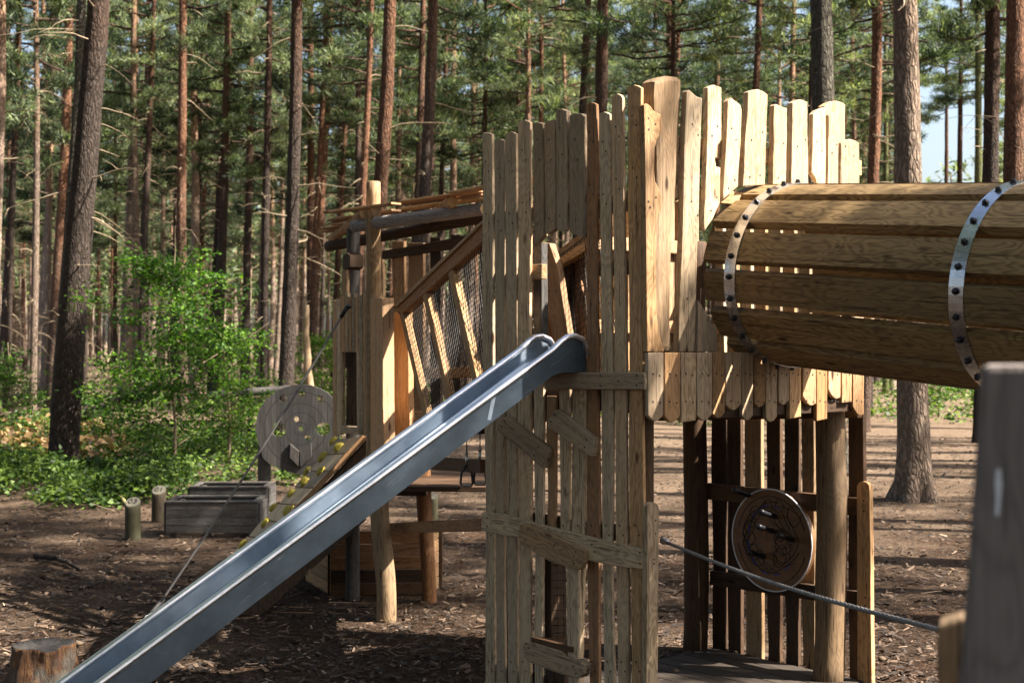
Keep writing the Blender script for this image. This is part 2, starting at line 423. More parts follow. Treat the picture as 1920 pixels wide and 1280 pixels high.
def slatpts(tl, tr, bl, br, top='r', wob=1.2, n=9, bot='f'):
    """outline in traced units: tl.. are (x, y)"""
    pts = []
    L = []; Rr = []
    s1, s2 = R.random()*50, R.random()*50
    for i in range(n+1):
        f = i/n
        wl = 0 if i in (0, n) else (noise.noise(Vector((s1+f*3, 0, 0)))*wob*1.8)
        wr = 0 if i in (0, n) else (noise.noise(Vector((s2+f*3, 5, 0)))*wob*1.8)
        L.append((tl[0]+(bl[0]-tl[0])*f+wl, tl[1]+(bl[1]-tl[1])*f))
        Rr.append((tr[0]+(br[0]-tr[0])*f+wr, tr[1]+(br[1]-tr[1])*f))
    wd = abs(tr[0]-tl[0])
    if top == 'r':      # softly domed
        cap = [(tl[0]+wd*g, tl[1]+(tr[1]-tl[1])*g - wd*0.22*math.sin(math.pi*g)) for g in (0.08, 0.25, 0.5, 0.75, 0.92)]
    elif top == 'R':    # fully round
        cap = [(tl[0]+wd*0.5-wd*0.5*math.cos(math.pi*g), tl[1]+(tr[1]-tl[1])*g - wd*0.5*math.sin(math.pi*g)) for g in (0.12, 0.3, 0.5, 0.7, 0.88)]
    elif top == 's':    # slanted with softened corners
        cap = [(tl[0]+wd*0.15, tl[1]-wd*0.12), (tr[0]-wd*0.35, tr[1]-wd*0.10)]
    else: cap = []
    pts = cap + Rr
    if bot == 'r':
        wb = br[0]-bl[0]
        pts += [(bl[0]+wb*g, br[1]+(bl[1]-br[1])*(1-g)+abs(wb)*0.42*math.sin(math.pi*g)) for g in (0.9, 0.7, 0.5, 0.3, 0.1)]
    pts += L[::-1]
    return pts

def slat(name, parent, pl, tl, tr, bl, br, thick=0.035, m=None, off=0.0, top='r', wob=1.2, screws=(), bot='f', n=9):
    return board(name, parent, pl, slatpts(tl, tr, bl, br, top, wob, n, bot), thick, m or M['oak'], off, screws=screws)

def frame_z(p0, p1):
    z = (Vector(p1)-Vector(p0)).normalized()
    x = Vector((0, 1, 0)).cross(z)
    if x.length < 0.1: x = Vector((1, 0, 0)).cross(z)
    x.normalize(); y = z.cross(x)
    W = Matrix((x, y, z)).transposed().to_4x4(); W.translation = Vector(p0); return W

def log(name, parent, p0, p1, r0, r1=None, m=None, bend=0.0, rough=0.05, sides=20, cap=None, n=14, flat=1.0, dome=False):
    """a round timber with uneven surface; caps show the cut end"""
    p0 = Vector(p0); p1 = Vector(p1); L = (p1-p0).length; r1 = r0 if r1 is None else r1
    W = frame_z(p0, p1); sd_ = R.random()*90; ba = R.random()*6.28
    verts = []; faces = []; mi = []
    for i in range(n+1):
        f = i/n; r = r0+(r1-r0)*f
        ox = bend*math.sin(math.pi*f)*math.cos(ba) + bend*0.5*math.sin(2*math.pi*f); oy = bend*math.sin(math.pi*f)*math.sin(ba)*0.5
        for k in range(sides):
            t = 2*math.pi*k/sides
            rr = r*(1+rough*2*noise.noise(Vector((math.cos(t)*1.2+sd_, math.sin(t)*1.2, f*L*1.8))))
            verts.append((ox+math.cos(t)*rr, oy+math.sin(t)*rr*flat, f*L))
    for i in range(n):
        for k in range(sides):
            a0 = i*sides+k; a1 = i*sides+(k+1) % sides
            faces.append((a0, a1, a1+sides, a0+sides)); mi.append(0)
    for base, sgn in ((0, -1), (n*sides, 1)):     # chamfered cut ends
        rim = []
        for k in range(sides):
            x, y, z = verts[base+k]; cxy = (verts[base+k][0], verts[base+k][1])
            mx = sum(verts[base+j][0] for j in range(sides))/sides; my = sum(verts[base+j][1] for j in range(sides))/sides
            rim.append(len(verts)); verts.append((mx+(x-mx)*0.88, my+(y-my)*0.88, z+sgn*r0*0.10))
        for k in range(sides):
            q = (base+k, base+(k+1) % sides, rim[(k+1) % sides], rim[k])
            faces.append(q if sgn > 0 else q[::-1]); mi.append(0)
        faces.append(tuple(rim) if sgn > 0 else tuple(rim[::-1])); mi.append(1)
    me = bpy.data.meshes.new(name); me.from_pydata(verts, [], faces)
    me.materials.append(m or M['post']); me.materials.append(cap or m or M['post'])
    me.polygons.foreach_set('material_index', mi)
    me.polygons.foreach_set('use_smooth', [len(f) == 4 for f in faces]); me.update()
    return link(name, me, parent, W)

def beam(name, parent, p0, p1, wdt, hgt, m, bevel=0.006):
    """squared timber between two points; height is measured vertically"""
    p0 = Vector(p0); p1 = Vector(p1); z = (p1-p0).normalized()
    x = z.cross(Vector((0, 0, 1)))
    if x.length < 0.05: x = Vector((1, 0, 0))
    x.normalize(); y = z.cross(x)
    W = Matrix((x, y, z)).transposed().to_4x4(); W.translation = (p0+p1)/2
    bm = bmesh.new(); bmesh.ops.create_cube(bm, size=1.0)
    bmesh.ops.scale(bm, vec=(wdt, hgt, (p1-p0).length), verts=bm.verts[:])
    if bevel: bmesh.ops.bevel(bm, geom=bm.edges[:], offset=bevel, segments=2, affect='EDGES', profile=0.6)
    me = bpy.data.meshes.new(name); bm.to_mesh(me); bm.free(); me.materials.append(m)
    return link(name, me, parent, W)

def cloud(name, V, Fn, m, smooth=False):
    """mesh from numpy: V (N,3), Fn corners per face, consecutive vertices"""
    me = bpy.data.meshes.new(name); nv = len(V); nf = nv//Fn
    me.vertices.add(nv); me.vertices.foreach_set('co', V.astype(np.float32).ravel())
    me.loops.add(nv); me.loops.foreach_set('vertex_index', np.arange(nv, dtype=np.int32))
    me.polygons.add(nf); me.polygons.foreach_set('loop_start', np.arange(0, nv, Fn, dtype=np.int32))
    me.update(calc_edges=True); me.materials.append(m)
    return me

def unit(a): return a/np.maximum(np.linalg.norm(a, axis=1, keepdims=True), 1e-9)

def leaves(C, size, rng, flat=0.5, aspect=0.62):
    """pointed leaf quads (rhombi) round centres C"""
    n = len(C); d = unit(rng.normal(size=(n, 3))*np.array([1, 1, flat]))
    nrm = unit(rng.normal(size=(n, 3))*0.8 + np.array([0, -0.25, 1.0]))
    s = unit(np.cross(d, nrm)); L = size*(0.6+0.8*rng.random((n, 1))); Wd = L*aspect*0.5
    a = C; b = C+d*L*0.45+s*Wd; c = C+d*L; e = C+d*L*0.45-s*Wd
    return np.stack([a, b, c, e], 1).reshape(-1, 3)

# ------------------------------------------------------------------ ground
def gz(x, y):
    """gentle forest floor; level round the playground"""
    k = min(1.0, max(0.0, (y-17)/22))
    return k*(0.16*noise.noise(Vector((x*0.11, y*0.11, 3))) + 0.05*noise.noise(Vector((x*0.5, y*0.5, 8))))

def build_ground():
    xs = np.concatenate([np.linspace(-400, -40, 14), np.linspace(-36, 36, 121), np.linspace(40, 400, 14)])
    ys = np.concatenate([np.linspace(-120, -2, 10), np.linspace(0, 60, 141), np.linspace(63, 140, 26), np.linspace(150, 900, 14)])
    V = [(x, y, gz(x, y) + (0.012*noise.noise(Vector((x*2.2, y*2.2, 1))) if abs(x) < 37 and 0 < y < 60 else 0)) for y in ys for x in xs]
    nx = len(xs); Fs = [(j*nx+i, j*nx+i+1, (j+1)*nx+i+1, (j+1)*nx+i) for j in range(len(ys)-1) for i in range(nx-1)]
    me = bpy.data.meshes.new('ground'); me.from_pydata(V, [], Fs); me.materials.append(M['ground'])
    me.polygons.foreach_set('use_smooth', [True]*len(Fs))
    tag(link('ground', me), kind='structure')
build_ground()

# ------------------------------------------------------------------ main play tower
U = Vector((-0.643, 0.766, 0)).normalized(); VV = Vector((0.766, 0.643, 0)).normalized()
B = Vector((0.7458, 7.8, 0))
def T(s, t, z=0.0): v = B + U*s + VV*t; return Vector((v.x, v.y, z))
F1 = Plane(B, -U); F2 = Plane(B, VV)
F3 = Plane(T(0, 2.02), -U)      # far right wall, seen from its inner side
F4 = Plane(T(1.45, 0), VV)      # far left wall

tower = empty('play_tower', T(0.7, 1.0), 'tall pale wooden play tower of uneven vertical slats that the slide and barrel tunnel join', 'play tower')

# slide face, full height and upper slats: tl, tr, bottom
YB = 1345
def bs(px_l, px_r, y0, ys):   # two staggered screws at each rail
    return [(px_l+(px_r-px_l)*(0.3 if k % 2 else 0.68), y+R.uniform(-4, 4)) for k, y in enumerate(ys)] + \
           [(px_l+(px_r-px_l)*(0.68 if k % 2 else 0.3), y+R.uniform(8, 16)) for k, y in enumerate(ys)]
upper = [  # xl xr ytop, xl xr at bottom, ybottom, top, material
    (903, 924, 251, 911, 930, YB, 's', 'oak'), (927, 946, 264, 930, 949, YB, 'r', 'oak'),
    (946, 969, 251, 952, 972, YB, 'r', 'oak'), (970, 996, 230, 972, 996, YB, 'r', 'oak'),
    (1098, 1120, 196, 1103, 1126, YB, 'r', 'orange'), (1122, 1144, 214, 1132, 1154, YB, 'r', 'oak'),
    (1146, 1169, 186, 1158, 1182, YB, 'R', 'oak'), (1175, 1204, 165, 1184, 1211, YB, 'r', 'larch')]
for xl, xr, yt, bl, br, yb, tp, mt in upper:
    f = lambda y: (xl+(bl-xl)*(y-yt)/(yb-yt), xr+(br-xr)*(y-yt)/(yb-yt))
    sc = []
    for y in (yt+52, yt+150, 702, 985, 1240):
        a, b_ = f(y); sc += [(a+(b_-a)*0.35, y), (a+(b_-a)*0.62, y+18)]
    slat('slat', tower, F1, (xl+0.6, yt), (xr-2.2, yt), (bl+0.6, yb), (br-2.4, yb), 0.020, M[mt], 0, tp, 2.4, sc, n=18)
# short slats over the slide entrance
board('slat', tower, F1, [(999, 232), (1008, 229), (1017, 232), (1018, 330), (1019, 442), (1009, 452), (1001, 462), (1000, 350)], 0.036, M['oak'], screws=[(1008, 262), (1012, 300), (1008, 420)])
board('slat', tower, F1, [(1020, 234), (1026, 227), (1038, 224), (1040, 232), (1041, 340), (1042, 428), (1034, 434), (1026, 439), (1022, 434), (1021, 320)], 0.036, M['oak'], screws=[(1030, 262), (1033, 300), (1030, 410)])
board('slat', tower, F1, [(1042, 207), (1052, 204), (1062, 208), (1064, 300), (1062, 432), (1052, 434), (1043, 431), (1043, 300)], 0.036, M['oak'], screws=[(1050, 240), (1054, 290), (1050, 405)])
board('slat', tower, F1, [(1067, 217), (1076, 212), (1090, 213), (1095, 219), (1096, 330), (1099, 395), (1097, 446), (1090, 446), (1082, 441), (1074, 440), (1068, 434), (1067, 330)], 0.036, M['oak'], screws=[(1078, 262), (1083, 300), (1080, 412)])
# lower slats under the slide
lower = [(1000, 1021, 700, 1003, 1018, YB), (1024, 1044, 742, 1026, 1042, 1034), (1047, 1070, 722, 1051, 1069, 1034),
         (1072, 1101, 722, 1070, 1091, YB)]
for xl, xr, yt, bl, br, yb in lower:
    slat('slat', tower, F1, (xl+0.6, yt), (xr-2.2, yt), (bl+0.6, yb), (br-2.4, yb), 0.020, M['larch' if xl in (1024,) else 'oak'], 0.0, 'f', 1.3,
         [((xl+xr)/2-3, 985), ((xl+xr)/2+3, 1003)], n=12)
slat('slat', tower, F1, (1062, 1040), (1084, 1040), (1064, YB), (1084, YB), 0.03, M['oak'], -0.032, 'f', 1.0, n=8)
for xl, xr in ((1022, 1038), (1042, 1058)):
    slat('slat', tower, F1, (xl, 1236), (xr, 1236), (xl+1, YB), (xr+1, YB), 0.034, M['darkwood'], 0.0, 'f', 0.6, n=5)
# window jambs and netting low in the slide face
slat('window_jamb', tower, F1, (1021, 1040), (1033, 1040), (1021, 1200), (1034, 1200), 0.12, M['darkwood'], 0.04, 'f', 0.5, n=4)
def mesh_panel(name, parent, pl, quad, off, step, rr=0.0016, m='wire'):
    """welded wire: quad = four (t,z) corners tl,tr,br,bl"""
    tl, tr, br, bl = [Vector(q) for q in quad]; mb = MB()
    nu = max(2, int(((tr-tl).length+(br-bl).length)/2/step)); nv = max(2, int(((bl-tl).length+(br-tr).length)/2/step))
    for i in range(nu+1):
        a = tl.lerp(tr, i/nu); b_ = bl.lerp(br, i/nu)
        mb.tube([pl.at(a.x, a.y, off), pl.at(b_.x, b_.y, off)], rr, 4)
    for j in range(nv+1):
        a = tl.lerp(bl, j/nv); b_ = tr.lerp(br, j/nv)
        mb.tube([pl.at(a.x, a.y, off+0.003), pl.at(b_.x, b_.y, off+0.003)], rr, 4)
    return mb.build(name, [M[m]], parent)
mesh_panel('wire_mesh', tower, F1, [F1.hit(1034, 1045, 0.06), F1.hit(1069, 1045, 0.06), F1.hit(1069, 1200, 0.06), F1.hit(1034, 1200, 0.06)], 0.06, 0.042, 0.002)
# crooked cross boards
def ax(pl, a, b_):
    p = pl.hit(*a); q = pl.hit(*b_); return (q[0]-p[0], q[1]-p[1])
board('cross_board', tower, F1, [(1020, 698), (1207, 698), (1209, 714), (1208, 730), (1020, 730)], 0.045, M['oak'], -0.047, ax(F1, (1020, 714), (1207, 714)), screws=[(1126, 704), (1126, 723), (1194, 704), (1194, 722), (1160, 714)])
board('cross_board', tower, F1, [(946, 781), (952, 782), (990, 812), (1027, 838), (1027, 848), (1021, 877), (1016, 877), (975, 842), (931, 806), (932, 797)], 0.036, M['oak'], -0.038, ax(F1, (938, 792), (1022, 858)), screws=[(947, 789), (941, 800), (1002, 853), (1009, 838)])
board('cross_board', tower, F1, [(1041, 768), (1046, 768), (1080, 795), (1114, 822), (1113, 834), (1110, 855), (1104, 855), (1066, 828), (1027, 800), (1028, 786)], 0.036, M['oak'], -0.038, ax(F1, (1034, 780), (1108, 840)), screws=[(1040, 778), (1033, 790), (1096, 838), (1100, 824)])
board('cross_board', tower, F1, [(902, 961), (940, 963), (985, 976), (1060, 996), (1150, 1018), (1211, 1031), (1213, 1050), (1211, 1068), (1150, 1061), (1060, 1040), (985, 1010), (940, 1003), (902, 995)], 0.034, M['oak'], -0.036, ax(F1, (902, 978), (1211, 1050)), screws=[(914, 970), (914, 986), (1110, 1020), (1115, 1034), (1200, 1036), (1200, 1056), (1010, 990)])
board('cross_board', tower, F1, [(974, 984), (982, 981), (1020, 995), (1060, 1015), (1090, 1029), (1096, 1034), (1094, 1054), (1088, 1067), (1080, 1069), (1060, 1062), (1030, 1052), (1000, 1034), (974, 1020), (971, 1000)], 0.034, M['larch'], -0.072, ax(F1, (974, 1000), (1088, 1050)), screws=[(990, 992), (985, 1012), (1080, 1034), (1076, 1056), (1040, 1022)])
board('window_sill', tower, F1, [(984, 1202), (1000, 1205), (1050, 1220), (1058, 1230), (1085, 1238), (1095, 1247), (1094, 1262), (1086, 1270), (1072, 1270), (1030, 1256), (990, 1240), (981, 1229), (980, 1212)], 0.06, M['oak'], -0.062, ax(F1, (984, 1216), (1094, 1255)), screws=[(992, 1214), (1000, 1228), (1075, 1248), (1080, 1262)])
# ledge behind the sill
mbs = MB()
tt0 = F1.hit(1018, 1200)[0]; tt1 = F1.hit(1072, 1200)[0]; zs = F1.hit(1040, 1205)[1]
c0 = F1.at((tt0+tt1)/2, zs, 0.07)
mbs.box(c0, tt1-tt0+0.1, 0.24, 0.03, rot=Matrix((F1.d, F1.n, Vector((0, 0, 1)))).transposed())
mbs.build('window_ledge', [M['darkwood']], tower, smooth=False)
# inner rails of the slide face
for z, h in ((2.98, 0.10), (2.62, 0.09), (1.86, 0.12), (1.12, 0.09), (0.16, 0.10)):
    if z == 2.62:
        beam('rail', tower, T(0.06, 0.062, z), T(0.49, 0.062, z), 0.045, h, M['larch'])
        beam('rail', tower, T(0.93, 0.062, z), T(1.40, 0.062, z), 0.045, h, M['larch'])
    else:
        beam('rail', tower, T(0.06, 0.05, z), T(1.40, 0.05, z), 0.045, h, M['larch' if z > 2 else 'darkwood'])
slat('slat', tower, F1, (1000, 455), (1015, 455), (1001, 640), (1016, 640), 0.05, M['weathered'], 0.10, 'f', 0.5)

# tunnel face: wavy slat, big log, slats with tops over the tunnel
board('slat', tower, F2, [(1208, 197), (1213, 194), (1219, 198), (1226, 208), (1238, 214), (1242, 217), (1242, 240), (1240, 251), (1232, 262), (1228, 280), (1227, 320), (1229, 340), (1236, 354), (1241, 368), (1241, 390), (1234, 402), (1231, 420), (1230, 500), (1231, 580), (1235, 620), (1246, 659), (1214, 659), (1212, 500), (1210, 300)],
      0.04, M['larch'], -0.004, screws=[(1216, 222), (1229, 233), (1216, 243), (1216, 378), (1230, 370), (1219, 389)])
for k, (xa, xb, ya, yb, mm) in enumerate([(1226, 1279, 146, 659, 'post')]):
    board('log_slat', tower, F2, [(1228, 152), (1236, 146), (1254, 141), (1272, 143), (1279, 150), (1278, 200), (1274, 260), (1274, 320), (1268, 380), (1262, 440), (1259, 520), (1258, 600), (1262, 659), (1238, 659), (1230, 600), (1228, 520), (1228, 420), (1232, 300), (1228, 230), (1226, 180)],
          0.10, M['post'], 0.038, bevel=0.03)
slat('slat', tower, F2, (1288, 172), (1317, 184), (1272, 659), (1302, 659), 0.04, M['oak'], 0, 's', 1.2, [(1298, 233), (1309, 253), (1296, 378), (1308, 404), (1288, 560)], n=12)
board('slat', tower, F2, [(1327, 164), (1339, 159), (1353, 164), (1353, 262), (1343, 278), (1341, 300), (1343, 312), (1351, 314), (1350, 380), (1337, 410), (1322, 432), (1320, 420), (1324, 330), (1327, 240)], 0.036, M['oak'], screws=[(1345, 237), (1335, 255), (1333, 395), (1344, 370)])
board('slat', tower, F2, [(1365, 190), (1370, 183), (1388, 196), (1391, 205), (1389, 270), (1385, 320), (1384, 350), (1370, 362), (1357, 373), (1356, 360), (1362, 270)], 0.036, M['oak'], screws=[(1372, 241), (1380, 262), (1378, 338), (1366, 353)])
slat('slat', tower, F2, (1403, 173), (1440, 178), (1393, 349), (1434, 347), 0.038, M['oak'], 0, 'r', 0.9, [(1430, 248), (1409, 263), (1406, 332), (1425, 329)])
slat('slat', tower, F2, (1452, 198), (1476, 203), (1449, 349), (1474, 349), 0.038, M['oak'], 0, 's', 0.8, [(1469, 269), (1459, 334)])
slat('slat', tower, F2, (1486, 193), (1514, 192), (1484, 349), (1516, 349), 0.038, M['oak'], 0, 'r', 0.8, [(1510, 262), (1495, 275)])
board('slat', tower, F2, [(1525, 214), (1532, 207), (1548, 201), (1549, 280), (1548, 349), (1533, 349), (1530, 335), (1522, 322), (1524, 270)], 0.036, M['oak'], screws=[(1532, 266), (1541, 283)])
slat('slat', tower, F2, (1554, 216), (1572, 215), (1552, 360), (1572, 360), 0.036, M['oak'], -0.004, 'r', 0.6, [(1569, 271), (1560, 287)])
slat('slat', tower, F2, (1577, 268), (1611, 268), (1574, 470), (1613, 470), 0.036, M['oak'], 0.0, 'r', 0.9, [(1585, 275), (1601, 292)])
slat('slat', tower, F2, (1546, 199), (1585, 196), (1548, 470), (1584, 470), 0.05, M['larch'], 0.12, 'r', 0.9)
board('slat', tower, F2, [(1309, 562), (1316, 572), (1334, 605), (1344, 612), (1345, 659), (1308, 659)], 0.036, M['oak'], 0.0, screws=[(1328, 600)])
for xl, xr, y0 in ((1602, 1620, 470), (1576, 1598, 470)):
    slat('slat', tower, F2, (xl, y0), (xr, y0), (xl, 659), (xr, 659), 0.034, M['oak'], 0.0, 'f', 0.5)
# rails behind the tunnel face
for z, h, s_ in ((3.31, 0.098, 0.066), (3.04, 0.075, 0.066)):
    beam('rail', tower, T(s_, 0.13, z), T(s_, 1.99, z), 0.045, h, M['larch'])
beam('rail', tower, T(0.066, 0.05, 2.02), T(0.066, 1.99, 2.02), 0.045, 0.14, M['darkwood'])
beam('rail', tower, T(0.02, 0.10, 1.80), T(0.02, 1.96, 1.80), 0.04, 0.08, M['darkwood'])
# scalloped skirt
sk = [(1215,1245,789),(1246,1276,791),(1277,1306,792),(1307,1336,788),(1336,1360,785),(1361,1391,768),(1391,1413,790),(1415,1436,766),(1436,1458,784),(1460,1480,762),(1480,1503,785),(1505,1531,764),(1531,1552,789),(1553,1577,752),(1578,1598,765),(1599,1621,784)]
for i, (xl, xr, yb) in enumerate(sk):
    yt = 661 - (xl-1215)*0.006
    sc = [(xl+(xr-xl)*0.3, yt+40), (xl+(xr-xl)*0.72, yt+43), (xl+(xr-xl)*0.3, yt+92), (xl+(xr-xl)*0.75, yt+94)]
    r_ = (xr-xl)*0.42
    sgn = -1 if i in (11, 13, 15) else 1
    if i in (2, 8, 10, 12): bl_, br_ = yb, yb-4
    elif sgn < 0: bl_, br_ = yb-22, yb-8
    else: bl_, br_ = yb-10, yb-12
    slat('skirt_board', tower, F2, (xl+0.5, yt), (xr-0.5, yt), (xl+0.8, bl_), (xr-0.8, br_), 0.026, M['larch' if i % 3 == 1 or i > 10 else 'oak'], -0.03, 'f', 0.5, sc, bot='f' if i in (2, 10, 12, 14) else 'r', n=4)

# posts
log('corner_post', tower, T(0.115, 0.075), T(0.115, 0.075, 3.0), 0.062, m=M['darkwood'], rough=0.03)
slat('slat', tower, F2, (1214, 952), (1236, 952), (1212, YB), (1233, YB), 0.036, M['oak'], -0.04, 'R', 0.8, [(1229, 975), (1229, 1000), (1226, 1048), (1226, 1056)])
log('corner_post', tower, T(0.20, 1.84), T(0.20, 1.84, 3.2), 0.099, 0.092, m=M['post'], bend=0.02, rough=0.07, n=24)
log('corner_post', tower, T(1.42, 1.92), T(1.42, 1.92, 2.9), 0.088, 0.08, m=M['darkwood'], bend=0.02, n=20)
log('corner_post', tower, T(1.36, 0.12), T(1.36, 0.12, 2.9), 0.07, 0.066, m=M['darkwood'], n=20)
# platform and low deck
def deck(z, t0, t1, s0, s1, n, m, th=0.04):
    for i in range(n):
        a = t0+(t1-t0)*(i+0.5)/n
        beam('deck_board', tower, T(s0, a, z), T(s1, a, z), (t1-t0)/n-0.008, th, m, 0.004)
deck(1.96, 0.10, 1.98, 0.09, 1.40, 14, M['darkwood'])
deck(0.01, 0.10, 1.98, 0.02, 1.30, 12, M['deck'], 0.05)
for s_ in (0.35, 0.8, 1.2):
    beam('joist', tower, T(s_, 0.11, 1.87), T(s_, 1.96, 1.87), 0.05, 0.12, M['darkwood'])

# far right wall, seen from inside: rails, slats and the round maze board
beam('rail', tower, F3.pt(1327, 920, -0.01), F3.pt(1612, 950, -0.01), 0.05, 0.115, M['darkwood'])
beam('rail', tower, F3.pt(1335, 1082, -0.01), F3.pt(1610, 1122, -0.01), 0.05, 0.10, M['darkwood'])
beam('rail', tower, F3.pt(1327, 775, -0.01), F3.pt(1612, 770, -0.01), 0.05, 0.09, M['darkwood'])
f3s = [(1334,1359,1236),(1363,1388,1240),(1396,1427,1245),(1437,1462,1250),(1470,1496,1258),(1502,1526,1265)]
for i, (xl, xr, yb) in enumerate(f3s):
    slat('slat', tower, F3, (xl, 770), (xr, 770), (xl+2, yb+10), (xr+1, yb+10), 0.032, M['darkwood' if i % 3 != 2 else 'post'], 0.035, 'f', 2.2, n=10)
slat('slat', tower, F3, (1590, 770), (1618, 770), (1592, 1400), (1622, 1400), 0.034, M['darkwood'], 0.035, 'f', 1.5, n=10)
slat('slat', tower, F3, (1606, 914), (1630, 914), (1608, 1400), (1636, 1400), 0.036, M['larch'], -0.05, 'R', 1.0, [(1620, 938), (1620, 957), (1622, 1120), (1622, 1135)], n=9)
# upper slats of the two far walls
for i in range(11):
    s_ = 0.06+i*0.125
    p = F3.at(-s_, 0)
    h = 2.95+0.22*R.random()
    q = [( -s_-0.045, 2.0), (-s_+0.045, 2.0), (-s_+0.043+R.uniform(-.01, .01), h), (-s_, h+0.02), (-s_-0.043, h-R.random()*0.04)]
    board('slat', tower, F3, q, 0.034, M['larch' if i % 2 else 'oak'], 0.03, px=False)
for z in (2.86, 2.3): beam('rail', tower, F3.at(-0.04, z, 0.0), F3.at(-1.40, z, 0.0), 0.045, 0.09, M['larch'])
for i in range(9):
    t_ = 0.95+i*0.125
    h = 2.95+0.25*R.random()
    q = [(t_-0.044, 2.0), (t_+0.044, 2.0), (t_+0.042, h), (t_, h+0.02), (t_-0.042, h-0.03*R.random())]
    board('slat', tower, F4, q, 0.034, M['larch' if i % 2 else 'oak'], 0.0, px=False)
for z in (2.86, 2.3): beam('rail', tower, F4.at(0.9, z, -0.025), F4.at(1.98, z, -0.025), 0.045, 0.09, M['larch'])

# round maze board
MC = F3.hit(1446, 1012, -0.07); MRAD = 0.345
def circ(c, r, n=64, a0=0.0): return [(c[0]+r*math.cos(a0+2*math.pi*k/n), c[1]+r*math.sin(a0+2*math.pi*k/n)) for k in range(n)]
maze = board('maze_board', tower, F3, circ(MC, MRAD), 0.035, M['panelbrown'], -0.07, px=False, bevel=0)
mb = MB(); mb.tube([F3.at(MC[0]+(MRAD-0.001)*math.cos(2*math.pi*k/64), MC[1]+(MRAD-0.001)*math.sin(2*math.pi*k/64), -0.072) for k in range(65)], 0.0048, 6, caps=False)
mb.build('white_rim', [M['white']], maze)
mb = MB()
def mline(pts, r=0.0028, mi=0): mb.tube([F3.at(MC[0]+x, MC[1]+y, -0.071) for x, y in pts], r, 4, mi)
for k in range(15):      # looping grooves
    a = k*2.4+0.4; rr = 0.09+0.18*((k*0.618) % 1); cx_, cy_ = rr*math.cos(a), rr*math.sin(a); q = 0.035+0.03*((k*0.37) % 1)
    mline([(cx_+q*math.cos(t*0.5)*(1+0.3*math.sin(t*0.35+k)), cy_+q*1.1*math.sin(t*0.5)) for t in range(0, 14)])
    b2 = a+1.9; r2 = 0.25-0.5*abs(rr-0.2)
    mline([((rr+(r2-rr)*f)*math.cos(a+(b2-a)*f)+0.02*math.sin(9*f+k), (rr+(r2-rr)*f)*math.sin(a+(b2-a)*f)+0.02*math.cos(7*f)) for f in [j/12 for j in range(13)]])
for a0, a1 in ((0.3, 2.9), (3.3, 6.0)):
    mline([(0.295*math.cos(a0+(a1-a0)*j/30), 0.295*math.sin(a0+(a1-a0)*j/30)) for j in range(31)], 0.003)
mb.build('maze_groove', [M['ink']], maze)
mb = MB()
for k in range(12):
    a0 = k*math.pi/6+0.1
    if k in (0, 11, 1): continue
    mline([(0.20*math.cos(a0+0.3*j/6), 0.235*math.sin(a0+0.3*j/6)) for j in range(7)], 0.004)
mb.build('blue_arc', [M['blue']], maze)
mb = MB()
for a0, a1 in ((1.3, 3.1), (3.5, 3.9), (0.1, 0.4)):
    mline([(0.065*math.cos(a0+(a1-a0)*j/10), 0.065*math.sin(a0+(a1-a0)*j/10)+0.02) for j in range(11)], 0.004)
mb.build('amber_arc', [M['amber']], maze)
for hx, hy in ((-0.185, 0.285), (0.05, 0.16), (0.03, 0.06), (0.20, 0.02), (-0.05, -0.12)):
    p = F3.at(MC[0]+hx, MC[1]+hy, -0.074); q = p - F3.n*0.17 + Vector((0, 0, 0.05))
    mb = MB(); mb.tube([p, p.lerp(q, 0.15), p.lerp(q, 0.5), p.lerp(q, 0.9), q], [0.012, 0.02, 0.015, 0.021, 0.017], 10)
    mb.build('maze_handle', [M['black']], maze)

def text_mesh(s, size, depth=0.001):
    cu = bpy.data.curves.new('t', 'FONT'); cu.body = s; cu.size = size; cu.extrude = depth; cu.align_x = 'CENTER'; cu.align_y = 'CENTER'
    o = bpy.data.objects.new('t', cu); COL.objects.link(o)
    dg = bpy.context.evaluated_depsgraph_get(); me = bpy.data.meshes.new_from_object(o.evaluated_get(dg))
    bpy.data.objects.remove(o); return me
def text(name, parent, s, size, W, m):
    me = text_mesh(s, size); me.materials.clear(); me.materials.append(m); return link(name, me, parent, W)
